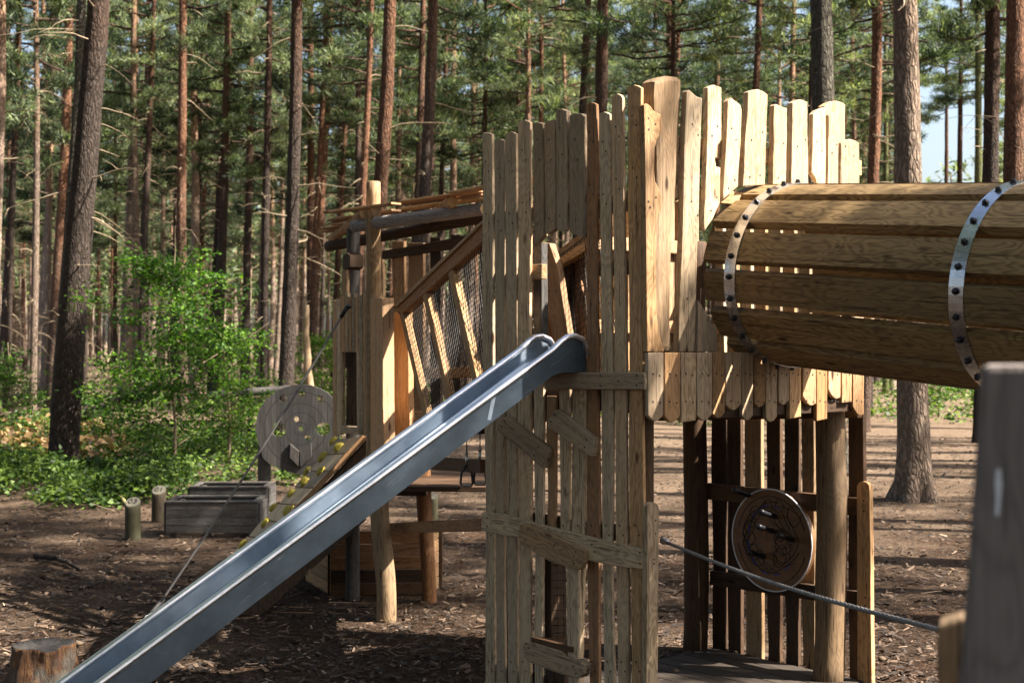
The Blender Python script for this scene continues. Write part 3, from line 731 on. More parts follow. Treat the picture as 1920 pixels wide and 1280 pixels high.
# ------------------------------------------------------------------ barrel tunnel
TA = Vector((0.590, -0.8026, -0.082)).normalized()
TC = Vector((1.594, 8.5, 2.600))
TH = Vector((-TA.y, TA.x, 0)).normalized() * -1     # horizontal, points to picture left/near
TH = Vector((0.8057, 0.5923, 0)); TU = TH.cross(TA).normalized()
if TU.z < 0: TU = -TU
tun = empty('barrel_tunnel', TC + TA*1.4 - Vector((0, 0, 0.6)), 'round barrel tunnel of long brown planks held by two shiny steel bands', 'play tunnel')
NPL = 14; RT = 0.53; TL = 3.4
for k in range(NPL):
    a = 2*math.pi*(k+0.35)/NPL; d = TH*math.cos(a) + TU*math.sin(a)
    tg = -TH*math.sin(a) + TU*math.cos(a)
    n_in = F2.n
    # start where the plank meets the tower wall plane
    c0 = TC + d*RT; w0 = ((B - c0).dot(F2.n) - 0.0)/(TA.dot(F2.n)); w0 = max(-0.25, min(0.3, w0)) - 0.11
    L = TL - w0
    wd = 0.190; th = 0.052
    bm = bmesh.new(); n = 16
    sd_ = R.random()*40
    prof = [(-wd/2, -th/2), (-wd/2+0.008, th/2), (-wd/6, th/2+0.004), (wd/6, th/2+0.004), (wd/2-0.008, th/2), (wd/2, -th/2)]
    rings = []
    for i in range(n+1):
        f = i/n; j = 0.0025*noise.noise(Vector((sd_+f*4, 0, 0)))
        rings.append([bm.verts.new((x*(1+j*3), y+j, f*L)) for x, y in prof])
    for i in range(n):
        for q in range(6): bm.faces.new((rings[i][q], rings[i][(q+1) % 6], rings[i+1][(q+1) % 6], rings[i+1][q]))
    bm.faces.new(rings[0]); bm.faces.new(rings[-1][::-1])
    bmesh.ops.recalc_face_normals(bm, faces=bm.faces[:])
    me = bpy.data.meshes.new('plank'); bm.to_mesh(me); bm.free(); me.materials.append(M['tunnel'])
    W = Matrix((tg.cross(TA) * 0 + tg, d, TA)).transposed().to_4x4()
    if W.determinant() < 0: W = Matrix((-tg, d, TA)).transposed().to_4x4()
    W.translation = TC + d*(RT-th/2) + TA*w0
    link('plank', me, tun, W)
for wb in (0.13, 1.66):
    mb = MB(); ns = 84; Cb = TC + TA*wb; r0, r1, hw = RT+0.006, RT+0.013, 0.042
    for k in range(ns):
        a = 2*math.pi*k/ns; d = TH*math.cos(a)+TU*math.sin(a)
        mb.v += [Cb+d*r0-TA*hw, Cb+d*r1-TA*hw, Cb+d*r1+TA*hw, Cb+d*r0+TA*hw]
    for k in range(ns):
        a = k*4; b_ = ((k+1) % ns)*4
        for q in range(4): mb.f.append((a+q, a+(q+1) % 4, b_+(q+1) % 4, b_+q)); mb.m.append(0)
    band = mb.build('steel_band', [M['band']], tun, smooth=False)
    me = band.data
    bm = bmesh.new(); bm.from_mesh(me); bmesh.ops.recalc_face_normals(bm, faces=bm.faces[:]); bm.to_mesh(me); bm.free()
    for k in range(NPL):
        for dd in (-0.115, 0.115):
            a = 2*math.pi*(k+0.35)/NPL+dd; d = TH*math.cos(a)+TU*math.sin(a)
            mb = MB(); p = Cb+d*r1
            mb.tube([p-d*0.001, p+d*0.004, p+d*0.005, p+d*0.017, p+d*0.021], [0.019, 0.019, 0.014, 0.013, 0.008], 6)
            mb.build('bolt', [M['black']], band, smooth=False)

# ------------------------------------------------------------------ slide
SD = Vector((-0.85, -0.527, 0)).normalized(); SP = Plane(F1.pt(1099, 640), -SD)
SW = 0.33; SO = SP.n          # away from the viewer
slide = empty('metal_slide', SP.at(-1.6, 0), 'long brushed steel slide running down from the slatted tower to the lower left', 'slide')
def w_(px, py): t, z = SP.hit(px, py); return (-t, z)
r_a, r_b = w_(1035, 656), w_(185, 1280)
l_a, l_b = w_(1035, 705), w_(281, 1280)
sl_r = (r_b[1]-r_a[1])/(r_b[0]-r_a[0]); sl_l = (l_b[1]-l_a[1])/(l_b[0]-l_a[0])
top = [w_(1099, 668), w_(1098, 648), w_(1090, 636), w_(1076, 630), w_(1062, 632), w_(1050, 641)]
bot0 = [w_(1099, 698), w_(1052, 698)]
def rimz(w): return r_a[1]+sl_r*(w-r_a[0])
def lowz(w): return l_a[1]+sl_l*(w-l_a[0])
def station():
    S = []
    for k in range(7):      # level hood at the head
        f = k/6; w = top[0][0]+(r_a[0]-top[0][0])*f
        zt = np.interp(w, [p[0] for p in top]+[r_a[0]], [p[1] for p in top]+[r_a[1]])
        zb = np.interp(w, [bot0[0][0], bot0[1][0], l_a[0]], [bot0[0][1], bot0[1][1], l_a[1]])
        S.append((w, float(zt), float(zb)))
    wend = r_a[0]
    while rimz(wend) > 0.44: wend += 0.02
    for k in range(1, 25):
        w = r_a[0]+(wend-r_a[0])*k/24; S.append((w, rimz(w), max(lowz(w), 0.13)))
    zr, zl = rimz(wend), max(lowz(wend), 0.13)
    for k in range(1, 9):
        f = k/8; w = wend+0.75*f; e = 1-(1-f)**2
        S.append((w, zr-(zr-0.36)*e, zl-(zl-0.13)*e))
    return S
ST = station()
def side(off, name, near):
    mb = MB(); 
    for w, zt, zb in ST:
        for o_, z in ((0, zb), (0, zt), (0.004, zt), (0.004, zb)):
            mb.v.append(SP.at(-w, z, off+o_))
    for i in range(len(ST)-1):
        for q in range(4):
            mb.f.append((i*4+q, i*4+(q+1) % 4, i*4+4+(q+1) % 4, i*4+4+q)); mb.m.append(0)
    n4 = (len(ST)-1)*4
    mb.f.append((3, 2, 1, 0)); mb.m.append(0); mb.f.append((n4, n4+1, n4+2, n4+3)); mb.m.append(0)
    W = frame_z(SP.at(-ST[10][0], ST[10][1]), SP.at(-ST[11][0], ST[11][1])) @ Matrix.Rotation(math.pi/2, 4, 'Y')
    o = mb.build(name, [M['steel' if near else 'chan']], slide, smooth=False, W=W)
    return o
side(0.0, 'side_panel', True); side(SW, 'side_panel', False)
def rim(off, sgn):
    """folded-over lip: flattened tube along the top edge"""
    pts = []
    path = [(w, zt) for w, zt, zb in ST]
    mb = MB(); sides = 14; n = len(path)
    fine = []
    hump = [(p[0], p[1]) for p in top]
    path = hump + [(w, zt) for w, zt, zb in ST if w > r_a[0]-1e-6]
    n = len(path)
    for i, (w, z) in enumerate(path):
        a = path[max(0, i-1)]; b_ = path[min(n-1, i+1)]
        d = Vector((b_[0]-a[0], b_[1]-a[1])).normalized(); nn_ = Vector((-d.y, d.x))
        if nn_.y < 0 and i > 1: nn_ = -nn_
        if i <= 1: nn_ = Vector((-abs(nn_.x), nn_.y if nn_.y > 0 else -nn_.y))
        for k in range(sides):
            t = 2*math.pi*k/sides
            u_ = math.cos(t)*0.024; v_ = math.sin(t)*0.017
            mb.v.append(SP.at(-(w+nn_.x*v_), z+nn_.y*v_, off+0.002+sgn*0.006+u_))
    for i in range(n-1):
        for k in range(sides):
            a0 = i*sides+k; a1 = i*sides+(k+1) % sides
            mb.f.append((a0, a1, a1+sides, a0+sides)); mb.m.append(0)
    mb.f.append(tuple(range(sides))[::-1]); mb.m.append(0); mb.f.append(tuple((n-1)*sides+k for k in range(sides))); mb.m.append(0)
    o = mb.build('folded_rim', [M['rim']], slide)
    bm = bmesh.new(); bm.from_mesh(o.data); bmesh.ops.recalc_face_normals(bm, faces=bm.faces[:]); bm.to_mesh(o.data); bm.free()
rim(0.0, -1); rim(SW, 1)
mb = MB()
for w, zt, zb in ST:
    z = zb+0.02
    for o_, dz in ((0.004, 0.05), (0.02, 0.018), (0.05, 0.0), (SW-0.05, 0.0), (SW-0.02, 0.018), (SW, 0.05), (SW, 0.046), (SW-0.05, -0.006), (0.05, -0.006), (0.004, 0.046)):
        mb.v.append(SP.at(-w, z+dz, o_))
for i in range(len(ST)-1):
    for q in range(10):
        mb.f.append((i*10+q, i*10+(q+1) % 10, i*10+10+(q+1) % 10, i*10+10+q)); mb.m.append(0)
bed = mb.build('slide_bed', [M['chan']], slide)
bm = bmesh.new(); bm.from_mesh(bed.data); bmesh.ops.recalc_face_normals(bm, faces=bm.faces[:]); bm.to_mesh(bed.data); bm.free()
for w in (ST[-1][0]-0.5,):
    for o_ in (0.03, SW-0.03):
        mb = MB(); mb.tube([SP.at(-w, -0.05, o_), SP.at(-w, 0.24, o_)], 0.022, 10); mb.build('support_leg', [M['galv']], slide)
for w in (0.62,):       # weld seams with their heat-bleached band
    zt_, zb_ = rimz(w), lowz(w); mb = MB(); s_ = 0.012
    for d_, up_ in ((-1, 1), (1, 1), (1, 0), (-1, 0)):
        mb.v.append(SP.at(-(w+d_*s_+0.03*(1-up_)), (zt_-0.02 if up_ else zb_+0.004), -0.0012))
    mb.f = [(0, 1, 2, 3)]; mb.m = [0]; mb.build('weld_seam', [M['chan']], slide, smooth=False)
# faded maker's print: three short lines and a round mark
pr_c = SP.hit(1081, 673)
mb = MB()
for r_ in (0.009, 0.0075, 0.003):
    mb.tube([SP.at(pr_c[0]+r_*math.cos(t*math.pi/12), pr_c[1]+r_*math.sin(t*math.pi/12), -0.0015) for t in range(25)], 0.0013, 4, caps=False)
for j, (a, b_) in enumerate(((1059, 1074), (1061, 1075), (1058, 1074))):
    y = 671+j*2.6
    x = a
    while x < b_:
        l = R.uniform(1.0, 3.0); mb.tube([SP.pt(x, y, -0.001), SP.pt(min(x+l, b_), y, -0.001)], 0.0009, 4); x += l+0.7
mb.build('round_print', [M['faded']], slide)
# ------------------------------------------------------------------ roofed rear tower
rt = empty('roofed_play_tower', P(735, 640, 11.6) - Vector((0, 0, CAM)), 'smaller round-timber play tower with a slatted lean-to roof behind the slide', 'play tower')
A1 = P(704, 860, 11.3)
log('post', rt, (P(702, 860, 11.3).x, 11.3, 1.15), P(700, 342, 11.3), 0.066, 0.057, m=M['post'], rough=0.04, cap=M['endgrain'], n=20)
log('post', rt, (P(723, 640, 11.2).x, 11.22, -0.05), P(711, 880, 11.22), 0.080, 0.074, m=M['post'], bend=0.025, rough=0.08, n=18)
log('post', rt, (P(804, 640, 12.0).x, 12.0, -0.05), P(800, 800, 12.0), 0.066, 0.06, m=M['orange'], bend=0.03, rough=0.1, n=18)
log('post', rt, (P(661, 640, 12.1).x, 12.1, -0.05), P(662, 430, 12.1), 0.062, 0.055, m=M['weathered'], rough=0.04, n=18)
RPf = Plane.two(622, 11.9, 718, 11.1)
slat('front_slab', rt, RPf, (686, 560), (717, 558), (690, 870), (719, 870), 0.10, M['larch'], -0.02, 'f', 1.0, n=8)
pal = [(623,629,562),(630,637,560),(638,645,555),(646,651,549),(652,658,556),(659,664,550),(665,671,556),(672,679,553),(680,686,545)]
for i, (xl, xr, yt) in enumerate(pal):
    yb = 815
    if 636 < xl < 668: yb = 660
    slat('palisade_stick', rt, RPf, (xl, yt), (xr, yt), (xl+1, yb), (xr+1, yb), 0.03, M['oak' if i % 2 else 'larch'], 0.0, 'f', 0.6, n=6)
for xl, xr, m_ in ((637, 641, 'oak'), (668, 674, 'oak')):
    slat('palisade_stick', rt, RPf, (xl, 655), (xr, 655), (xl+1, 812), (xr+1, 812), 0.03, M[m_], 0.002, 'f', 0.3, n=4)
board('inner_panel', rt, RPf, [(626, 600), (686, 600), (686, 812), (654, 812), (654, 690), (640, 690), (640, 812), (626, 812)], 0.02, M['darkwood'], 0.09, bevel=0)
board('window_sill', rt, RPf, [(640, 797), (672, 802), (672, 815), (640, 812)], 0.08, M['oak'], -0.03, (1, 0))
slat('plank_post', rt, Plane.two(733, 11.4, 767, 11.2), (733, 586), (764, 584), (736, 830), (768, 830), 0.05, M['larch'], 0, 'f', 1.5, n=10)
# roof
log('roof_log', rt, P(664, 424, 11.5), P(908, 392, 10.3), 0.052, 0.047, m=M['silver'], rough=0.04, cap=M['endgrain'], n=24)
log('roof_log', rt, P(616, 462, 13.2), P(925, 404, 11.4), 0.05, 0.048, m=M['darkwood'], rough=0.04, n=24)
log('rafter', rt, P(684, 401, 11.35), P(622, 447, 13.6), 0.046, 0.044, m=M['larch'], cap=M['endgrain'], rough=0.05)
log('rafter', rt, P(848, 378, 10.45), P(786, 420, 12.6), 0.044, 0.042, m=M['larch'], cap=M['endgrain'], rough=0.05)
rows = [((624, 398, 11.45), (905, 358, 10.2)), ((614, 400, 11.8), (905, 364, 10.4)), ((632, 408, 12.0), (905, 368, 10.6)), ((622, 414, 12.3), (905, 375, 10.9)),
        ((626, 420, 12.6), (905, 381, 11.2)), ((610, 428, 12.9), (905, 388, 11.5)), ((604, 434, 13.2), (905, 394, 11.8))]
for i, (a, b_) in enumerate(rows):
    a = P(*a); b_ = P(*b_)
    for seg in range(2):
        f0, f1 = ((0, 0.48 + R.uniform(-.05, .05)), (0.5, 1.0))[seg]
        j = R.uniform(-0.012, 0.012)
        beam('roof_slat', rt, a.lerp(b_, f0)+Vector((0, 0, j)), a.lerp(b_, f1)+Vector((0, 0, j)), 0.10, 0.016, M['orange' if i % 2 else 'larch'], 0.003)
for i in range(3):
    a = P(850+i*8, 362+i*1.5, 10.2+i*0.25); beam('roof_slat', rt, a, a+Vector((0.75, -0.55, 0.07)), 0.12, 0.018, M['larch'], 0.003)
# rear fence under the roof
RF = Plane.two(716, 13.0, 900, 12.2)
board('fence_rail', rt, RF, [(716, 470), (790, 458), (880, 440), (905, 436), (905, 458), (800, 474), (716, 486)], 0.04, M['darkwood'], -0.045, (1, 0.1))
for xl, xr, yt in ((735, 757, 452), (764, 793, 455), (806, 825, 445), (845, 862, 440), (700, 716, 470)):
    slat('fence_slat', rt, RF, (xl, yt), (xr, yt), (xl+1, 800), (xr+1, 800), 0.035, M['larch' if xl < 780 else 'darkwood'], 0, 'f', 1.4, n=8)
for y in (690, 770):
    board('fence_rail', rt, RF, [(716, y), (905, y-2), (905, y+18), (716, y+20)], 0.04, M['larch'], -0.045, (1, 0))
# trimmed block on the rear post
board('birdbox_block', rt, RPf, [(642, 480), (650, 474), (656, 478), (656, 500), (650, 506), (642, 505)], 0.12, M['darkwood'], -0.08)
slat('palisade_stick', rt, RPf, (640, 505), (648, 505), (641, 556), (650, 556), 0.03, M['post'], 0.02, 'f', 0.4, n=4)
# platform
for i in range(7):
    a = P(690, 640, 11.25+i*0.24); a.z = 1.05; b_ = a+Vector((1.05, -0.1, 0))
    beam('deck_board', rt, a, b_, 0.22, 0.04, M['darkwood'], 0.004)
beam('platform_beam', rt, (P(652, 640, 11.9).x, 11.9, 0.98), (P(800, 640, 11.8).x, 11.8, 0.98), 0.06, 0.12, M['darkwood'])
for y in (806, 842):
    board('platform_rail', rt, Plane.two(716, 12.3, 790, 12.0), [(716, y), (790, y-2), (790, y+14), (716, y+16)], 0.04, M['oak' if y == 806 else 'darkwood'], 0, (1, 0))

# link beam between the towers
lb = tag(beam('balance_beam', None, P(728, 990, 11.9), P(908, 983, 9.2), 0.06, 0.085, M['orange']), 'low reddish timber beam between the rear tower posts and the slatted tower', 'beam')

# low timber enclosure
bx = empty('timber_planter', P(712, 640, 12.4) - Vector((0, 0, CAM)), 'low dark enclosure of stacked horizontal boards under the rear tower', 'timber box')
BF = Plane.two(621, 12.3, 823, 12.3)
nb = 5
for i in range(nb):
    z0 = 0.56*i/nb; z1 = 0.56*(i+1)/nb-0.006
    t0 = BF.hit(620, 0)[0]; t1 = BF.hit(800, 0)[0]
    board('wall_board', bx, BF, [(t0, z0), (t1, z0+0.01), (t1, z1+0.01), (t0, z1)], 0.035, M['orange' if i > 1 else 'darkwood'], 0, (1, 0), px=False)
    BL = Plane.two(573, 13.1, 620, 12.3)
    t0 = BL.hit(573, 0)[0]; t1 = BL.hit(620, 0)[0]
    board('wall_board', bx, BL, [(t0, z0), (t1, z0), (t1, z1), (t0, z1)], 0.035, M['larch'], 0, (1, 0), px=False)
    BR = Plane.two(801, 12.3, 823, 12.7)
    t0 = BR.hit(801, 0)[0]; t1 = BR.hit(823, 0)[0]
    board('wall_board', bx, BR, [(t0, z0), (t1, z0), (t1, z1), (t0, z1)], 0.035, M['larch'], 0, (1, 0), px=False)
for px_, Z_ in ((620, 12.3), (801, 12.3), (573, 13.1), (823, 12.7)):
    a = P(px_, 640, Z_); beam('corner_stake', bx, (a.x, a.y+0.05, -0.05), (a.x, a.y+0.05, 0.6), 0.06, 0.06, M['darkwood'])
# ------------------------------------------------------------------ netted bridge
nb_ = empty('netted_bridge', P(830, 640, 10.4) - Vector((0, 0, CAM-1.2)), 'sloping bridge with orange handrails and wire mesh sides between the two play towers', 'bridge')
N1 = Plane.two(746, 11.1, 905, 9.2)
def netside(pl, off, hide_first=False):
    board('handrail', nb_, pl, [(741, 570), (905, 417), (905, 452), (752, 588), (745, 588)], 0.07, M['orange'], off, ax(pl, (745, 578), (905, 433)), bevel=0.01)
    board('rail_cap', nb_, pl, [(738, 571), (905, 412), (905, 418), (741, 577)], 0.11, M['larch'], off-0.02, ax(pl, (745, 578), (905, 433)), bevel=0.002)
    for (x0, y0, x1, y1, wd) in ((752, 588, 800, 790, 7), (795, 550, 842, 760, 8), (843, 508, 892, 720, 9)):
        board('baluster', nb_, pl, [(x0-wd/2, y0), (x0+wd/2, y0-4), (x1+wd/2, y1), (x1-wd/2, y1+4)], 0.05, M['larch'], off+0.01, ax(pl, (x1, y1), (x0, y0)))
    mesh_panel('wire_mesh', nb_, pl, [pl.hit(754, 585, off), pl.hit(905, 450, off), pl.hit(925, 700, off), pl.hit(808, 815, off)], off+0.03, 0.038, 0.0025)
netside(N1, 0.0)
N2 = Plane(N1.at(0, 0, 0.75), N1.d)
zt = N1.hit(905, 433)[1]; tt = N1.hit(905, 433)[0]; zl = N1.hit(745, 578)[1]; tl_ = N1.hit(745, 578)[0]
dv = Vector((tt-tl_, zt-zl)).normalized(); zr_ = zt+dv.y/dv.x*0.25; tr_ = tt+0.25
board('handrail', nb_, N2, [(tl_, zl-0.05), (tr_, zr_-0.05), (tr_, zr_+0.05), (tl_, zl+0.05)], 0.06, M['larch'], 0, dv, px=False)
for f in (0.12, 0.5, 0.86):
    t0 = tl_+(tt-tl_)*f; z0 = zl+(zt-zl)*f
    board('baluster', nb_, N2, [(t0-0.075, z0-0.04), (t0+0.075, z0-0.0), (t0+0.30, z0-0.95), (t0+0.15, z0-0.99)], 0.045, M['larch' if f < 0.8 else 'orange'], 0.0, (-0.22, 1), px=False)
mesh_panel('wire_mesh', nb_, N2, [(tl_, zl), (tr_, zr_), (tr_+0.25, zr_-0.95), (tl_+0.25, zl-0.98)], -0.01, 0.045, 0.0025)
for i in range(16):
    f = i/16; t0 = tl_+0.24+(tt-tl_-0.1)*f; z0 = zl-0.96+(zt-zl)*f
    a = N1.at(t0, z0, 0.02); b_ = N1.at(t0, z0, 0.73)
    beam('deck_board', nb_, a, b_, 0.10, 0.035, M['darkwood'], 0.003)
for off in (0.02, 0.70):
    beam('side_beam', nb_, N1.at(tl_+0.2, zl-1.04, off), N1.at(tt+0.1, zt-1.02, off), 0.05, 0.13, M['darkwood'])
# inner pieces of the far handrail framed by the slide entrance
EN = Plane.two(1000, 9.6, 1100, 9.3)
board('end_post', nb_, EN, [(1014, 454), (1030, 456), (1045, 500), (1068, 645), (1045, 660), (1028, 590), (1014, 500)], 0.06, M['larch'], 0.0, ax(EN, (1052, 640), (1022, 460)), screws=[(1028, 482), (1028, 516), (1030, 546), (1043, 546)])
board('end_post', nb_, EN, [(1014, 540), (1020, 545), (1046, 660), (1024, 665), (1015, 600)], 0.05, M['orange'], 0.1, ax(EN, (1035, 640), (1015, 540)))
board('handrail', nb_, EN, [(1040, 490), (1104, 446), (1104, 466), (1041, 504)], 0.10, M['larch'], 0.15, ax(EN, (1040, 498), (1104, 455)))
mesh_panel('wire_mesh', nb_, EN, [EN.hit(1048, 500, .2), EN.hit(1110, 464, .2), EN.hit(1100, 680, .2), EN.hit(1064, 680, .2)], 0.2, 0.042, 0.0026)
board('baluster', nb_, EN, [(1049, 500), (1072, 490), (1062, 575), (1056, 580)], 0.05, M['darkwood'], 0.22)
board('baluster', nb_, EN, [(1098, 560), (1110, 560), (1106, 680), (1080, 680)], 0.05, M['larch'], 0.26)

# hanging stirrup handles
for px_, yt, yb, lab in ((875, 850, 911, 'left one of two small black hanging stirrup handles beside the slatted tower'), (900, 842, 908, 'right one of two small black hanging stirrup handles, nearest the slatted tower')):
    Z_ = 9.75; p0 = P(px_, yt, Z_); k = Z_/F
    h = empty('hanging_handle', p0, lab, 'handle', 'hanging stirrup handles')
    mb = MB(); mb.tube([p0+Vector((0, 0, 0.12)), p0+Vector((0, 0, 0.02)), p0-Vector((0, 0, 0.01))], 0.004, 6); mb.build('hanger_cable', [M['wire']], h)
    mb = MB()
    mb.tube([p0+Vector((0.012*math.cos(t*math.pi/5), 0, 0.012*math.sin(t*math.pi/5))) for t in range(11)], 0.004, 6)
    mb.tube([p0-Vector((0, 0, 0.012)), p0-Vector((0, 0, 0.075))], [0.010, 0.010], 8); mb.build('swivel', [M['galv']], h)
    q = p0-Vector((0, 0, 0.075)); zb = P(px_, yb, Z_).z
    mb = MB(); mb.tube([q, Vector((q.x-0.035, q.y, q.z-0.06)), Vector((q.x-0.042, q.y, zb+0.02)), Vector((q.x-0.03, q.y, zb)), Vector((q.x+0.03, q.y, zb)), Vector((q.x+0.042, q.y, zb+0.02)), Vector((q.x+0.035, q.y, q.z-0.06)), q], 0.008, 8)
    mb.build('stirrup', [M['rubber']], h)
    mb = MB(); mb.box((q.x, q.y, zb+0.012), 0.062, 0.04, 0.018); mb.build('foot_bar', [M['galv']], h, smooth=False)
beam('side_beam', nb_, P(812, 868, 10.6), P(908, 874, 9.5), 0.06, 0.09, M['darkwood'])

# ------------------------------------------------------------------ climbing ramp with holds
cr = empty('climbing_ramp', P(560, 640, 12.1) - Vector((0, 0, CAM)), 'steep plank climbing ramp with yellow hand holds left of the rear tower', 'climbing ramp')
a0 = P(634, 822, 12.3); a1 = P(680, 818, 11.6)       # top edge far / near
sl = Vector((-1.32, -0.10, -1.42)); a0g = a0+sl*(a0.z/1.42); a1g = a1+sl*(a1.z/1.42)
nrm = (a1-a0).cross(sl).normalized(); nrm = nrm if nrm.z > 0 else -nrm
for i in range(10):
    f0, f1 = i/10, (i+1)/10-0.006
    c = (a0.lerp(a0g, (f0+f1)/2)+a1.lerp(a1g, (f0+f1)/2))/2
    X = (a1-a0).normalized(); Z = sl.normalized(); Y = nrm
    W = Matrix((X, Y, X.cross(Y))).transposed().to_4x4(); W.translation = c-nrm*0.02
    bm = bmesh.new(); bmesh.ops.create_cube(bm, size=1.0)
    bmesh.ops.scale(bm, vec=((a1-a0).length, 0.035, (a0g-a0).length*(f1-f0)), verts=bm.verts[:])
    bmesh.ops.bevel(bm, geom=bm.edges[:], offset=0.004, segments=1, affect='EDGES')
    me = bpy.data.meshes.new('ramp_board'); bm.to_mesh(me); bm.free(); me.materials.append(M['oak'])
    # long axis of the timber across the ramp
    link('ramp_board', me, cr, W)
for e, eg, nm in ((a1, a1g, 'side_panel'),):
    mb = MB(); th = Vector((0.03, -0.03, 0))
    q = [e-nrm*0.04, eg-nrm*0.04, Vector((eg.x+0.5, eg.y, 0)), Vector((e.x, e.y, 0.75))]
    mb.v = q + [v+th for v in q]; mb.f = [(0, 1, 2, 3), (7, 6, 5, 4), (0, 4, 5, 1), (1, 5, 6, 2), (2, 6, 7, 3), (3, 7, 4, 0)]; mb.m = [0]*6
    mb.build(nm, [M['darkwood']], cr, smooth=False)
beam('edge_board', cr, a1+nrm*0.0+Vector((0.02, -0.02, 0)), a1g+Vector((0.02, -0.02, 0)), 0.035, 0.045, M['larch'])
holds = [(626, 827, 0), (637, 839, 1), (606, 858, 1), (603, 883, 0), (577, 883, 0), (574, 903, 1), (547, 925, 0), (513, 952, 0), (541, 958, 1), (498, 981, 0), (457, 1020, 0)]
def ramp_hit(px, py):
    o = Vector((0, 0, CAM)); d = P(px, py, 1.0)-o
    t = (a0-o).dot(nrm)/d.dot(nrm); return o+d*t
for px_, py_, big in holds:
    c = ramp_hit(px_, py_); bm = bmesh.new(); bmesh.ops.create_icosphere(bm, subdivisions=3, radius=1.0)
    s_ = 0.042 if big else 0.034; s0 = R.random()*30
    for v in bm.verts:
        v.co *= 1+0.35*noise.noise(v.co*1.6+Vector((s0, 0, 0)))
        if v.co.y < -0.2: v.co.y = -0.2
    bmesh.ops.scale(bm, vec=(s_*0.8, s_*0.9, s_*1.3), verts=bm.verts[:])
    me = bpy.data.meshes.new('climbing_hold'); bm.to_mesh(me); bm.free(); me.materials.append(M['yellow'])
    me.polygons.foreach_set('use_smooth', [True]*len(me.polygons))
    X = (a1-a0).normalized(); W = Matrix((X, nrm, X.cross(nrm))).transposed().to_4x4(); W.translation = c+nrm*0.004
    link('climbing_hold', me, cr, W)

# ------------------------------------------------------------------ guy rope
p0, p1 = P(650, 577, 11.25), P(300, 1130, 11.3)
p2 = P(262, 1158, 11.0); p2.z = 0.01
gr = empty('climbing_rope', (p2.x, p2.y, 0), 'long grey rope stretched from the rear tower down to the ground at left', 'rope')
mb = MB(); n = 30
mb.tube([p0.lerp(p1, i/n)+Vector((0, 0, -0.05*math.sin(math.pi*i/n))) for i in range(n+1)], 0.0095, 8); mb.build('rope_line', [M['rope']], gr)
mb = MB(); mb.tube([p0-(p1-p0).normalized()*0.02, p0+(p1-p0).normalized()*0.09], 0.017, 8)
mb.tube([p0+Vector((0.03, 0.0, 0.02)), p0], 0.02, 8); mb.build('rope_clamp', [M['black']], gr)
mb = MB(); mb.tube([p1-(p2-p1).normalized()*0.06, p1+(p2-p1)*0.45], 0.016, 8); mb.build('rope_sleeve', [M['rubber']], gr)
mb = MB()
for i in range(4):
    c = (p1+(p2-p1)*(0.5+0.15*i)); d = (p2-p1).normalized(); s = d.cross(Vector((0, 1, 0))).normalized() if i % 2 else Vector((0, 1, 0))
    mb.tube([c+d*0.024*math.cos(t*math.pi/6)+s*0.013*math.sin(t*math.pi/6) for t in range(13)], 0.004, 6, caps=False)
mb.build('ground_chain', [M['galv']], gr)

# ------------------------------------------------------------------ steel cable to the viewer's platform
q0 = P(1243, 1013, 8.0); q1 = P(1775, 1184, 4.6)
cb = empty('steel_cable', q0, 'taut twisted steel cable running from the tower corner post towards the near post', 'cable')
mb = MB(); n = 150; d = (q1-q0).normalized(); s1 = d.cross(Vector((0, 0, 1))).normalized(); s2 = d.cross(s1)
for k in range(5):
    mb.tube([q0+(q1-q0)*(i/n)+s1*(0.0052*math.cos(i*0.75+k*1.257))+s2*(0.0052*math.sin(i*0.75+k*1.257))-Vector((0, 0, 0.03*math.sin(math.pi*i/n))) for i in range(n+1)], 0.0047, 5)
mb.build('twisted_strands', [M['rope']], cb)
mb = MB(); mb.tube([q0+d*0.03, q0+d*0.09], 0.013, 10); mb.tube([q0+d*0.04, q0+d*0.045], 0.017, 10); mb.tube([q0+d*0.075, q0+d*0.08], 0.017, 10); mb.build('ferrule', [M['galv']], cb)
mb = MB(); mb.tube([q0+d*0.02+Vector((-0.02*math.cos(t*math.pi/6), 0, 0.016*math.sin(t*math.pi/6))) for t in range(13)], 0.005, 6, caps=False)
mb.tube([q0-d*0.05, q0], 0.006, 8); mb.build('shackle', [M['galv']], cb)

# ------------------------------------------------------------------ near blurred posts
M['nearpost'] = wood('smooth_grey_post', (0.16, 0.138, 0.13), (0.10, 0.085, 0.08), grey=0.2, greycol=(0.125, 0.115, 0.112), warmamt=0.05, knots=True, contrast=1.0)
NPn = Plane((0.5465, 1.66), (0.94, -0.34))
np_ = board('near_post', None, NPn, [(1838, 700), (1842, 688), (1852, 684), (1990, 684), (2010, 700), (2030, 1500), (1782, 1500), (1797, 1280), (1812, 1100), (1826, 900)], 0.10, M['nearpost'], 0, bevel=0.008)
board('pale_scar', np_, NPn, [(1868, 880), (1876, 878), (1879, 910), (1875, 940), (1873, 966), (1866, 966), (1868, 930), (1865, 905)], 0.002, M['white'], -0.002, bevel=0)
tag(np_, 'out of focus grey wooden post close to the viewer at the right edge', 'post')
sp_ = board('near_stake', None, Plane((0.566, 1.9), (0.95, -0.31)), [(1757, 1185), (1762, 1172), (1800, 1160), (1830, 1160), (1830, 1600), (1752, 1600)], 0.06, M['post'], 0, bevel=0.005)
tag(sp_, 'short orange-brown wooden stake end beside the blurred grey post', 'post')
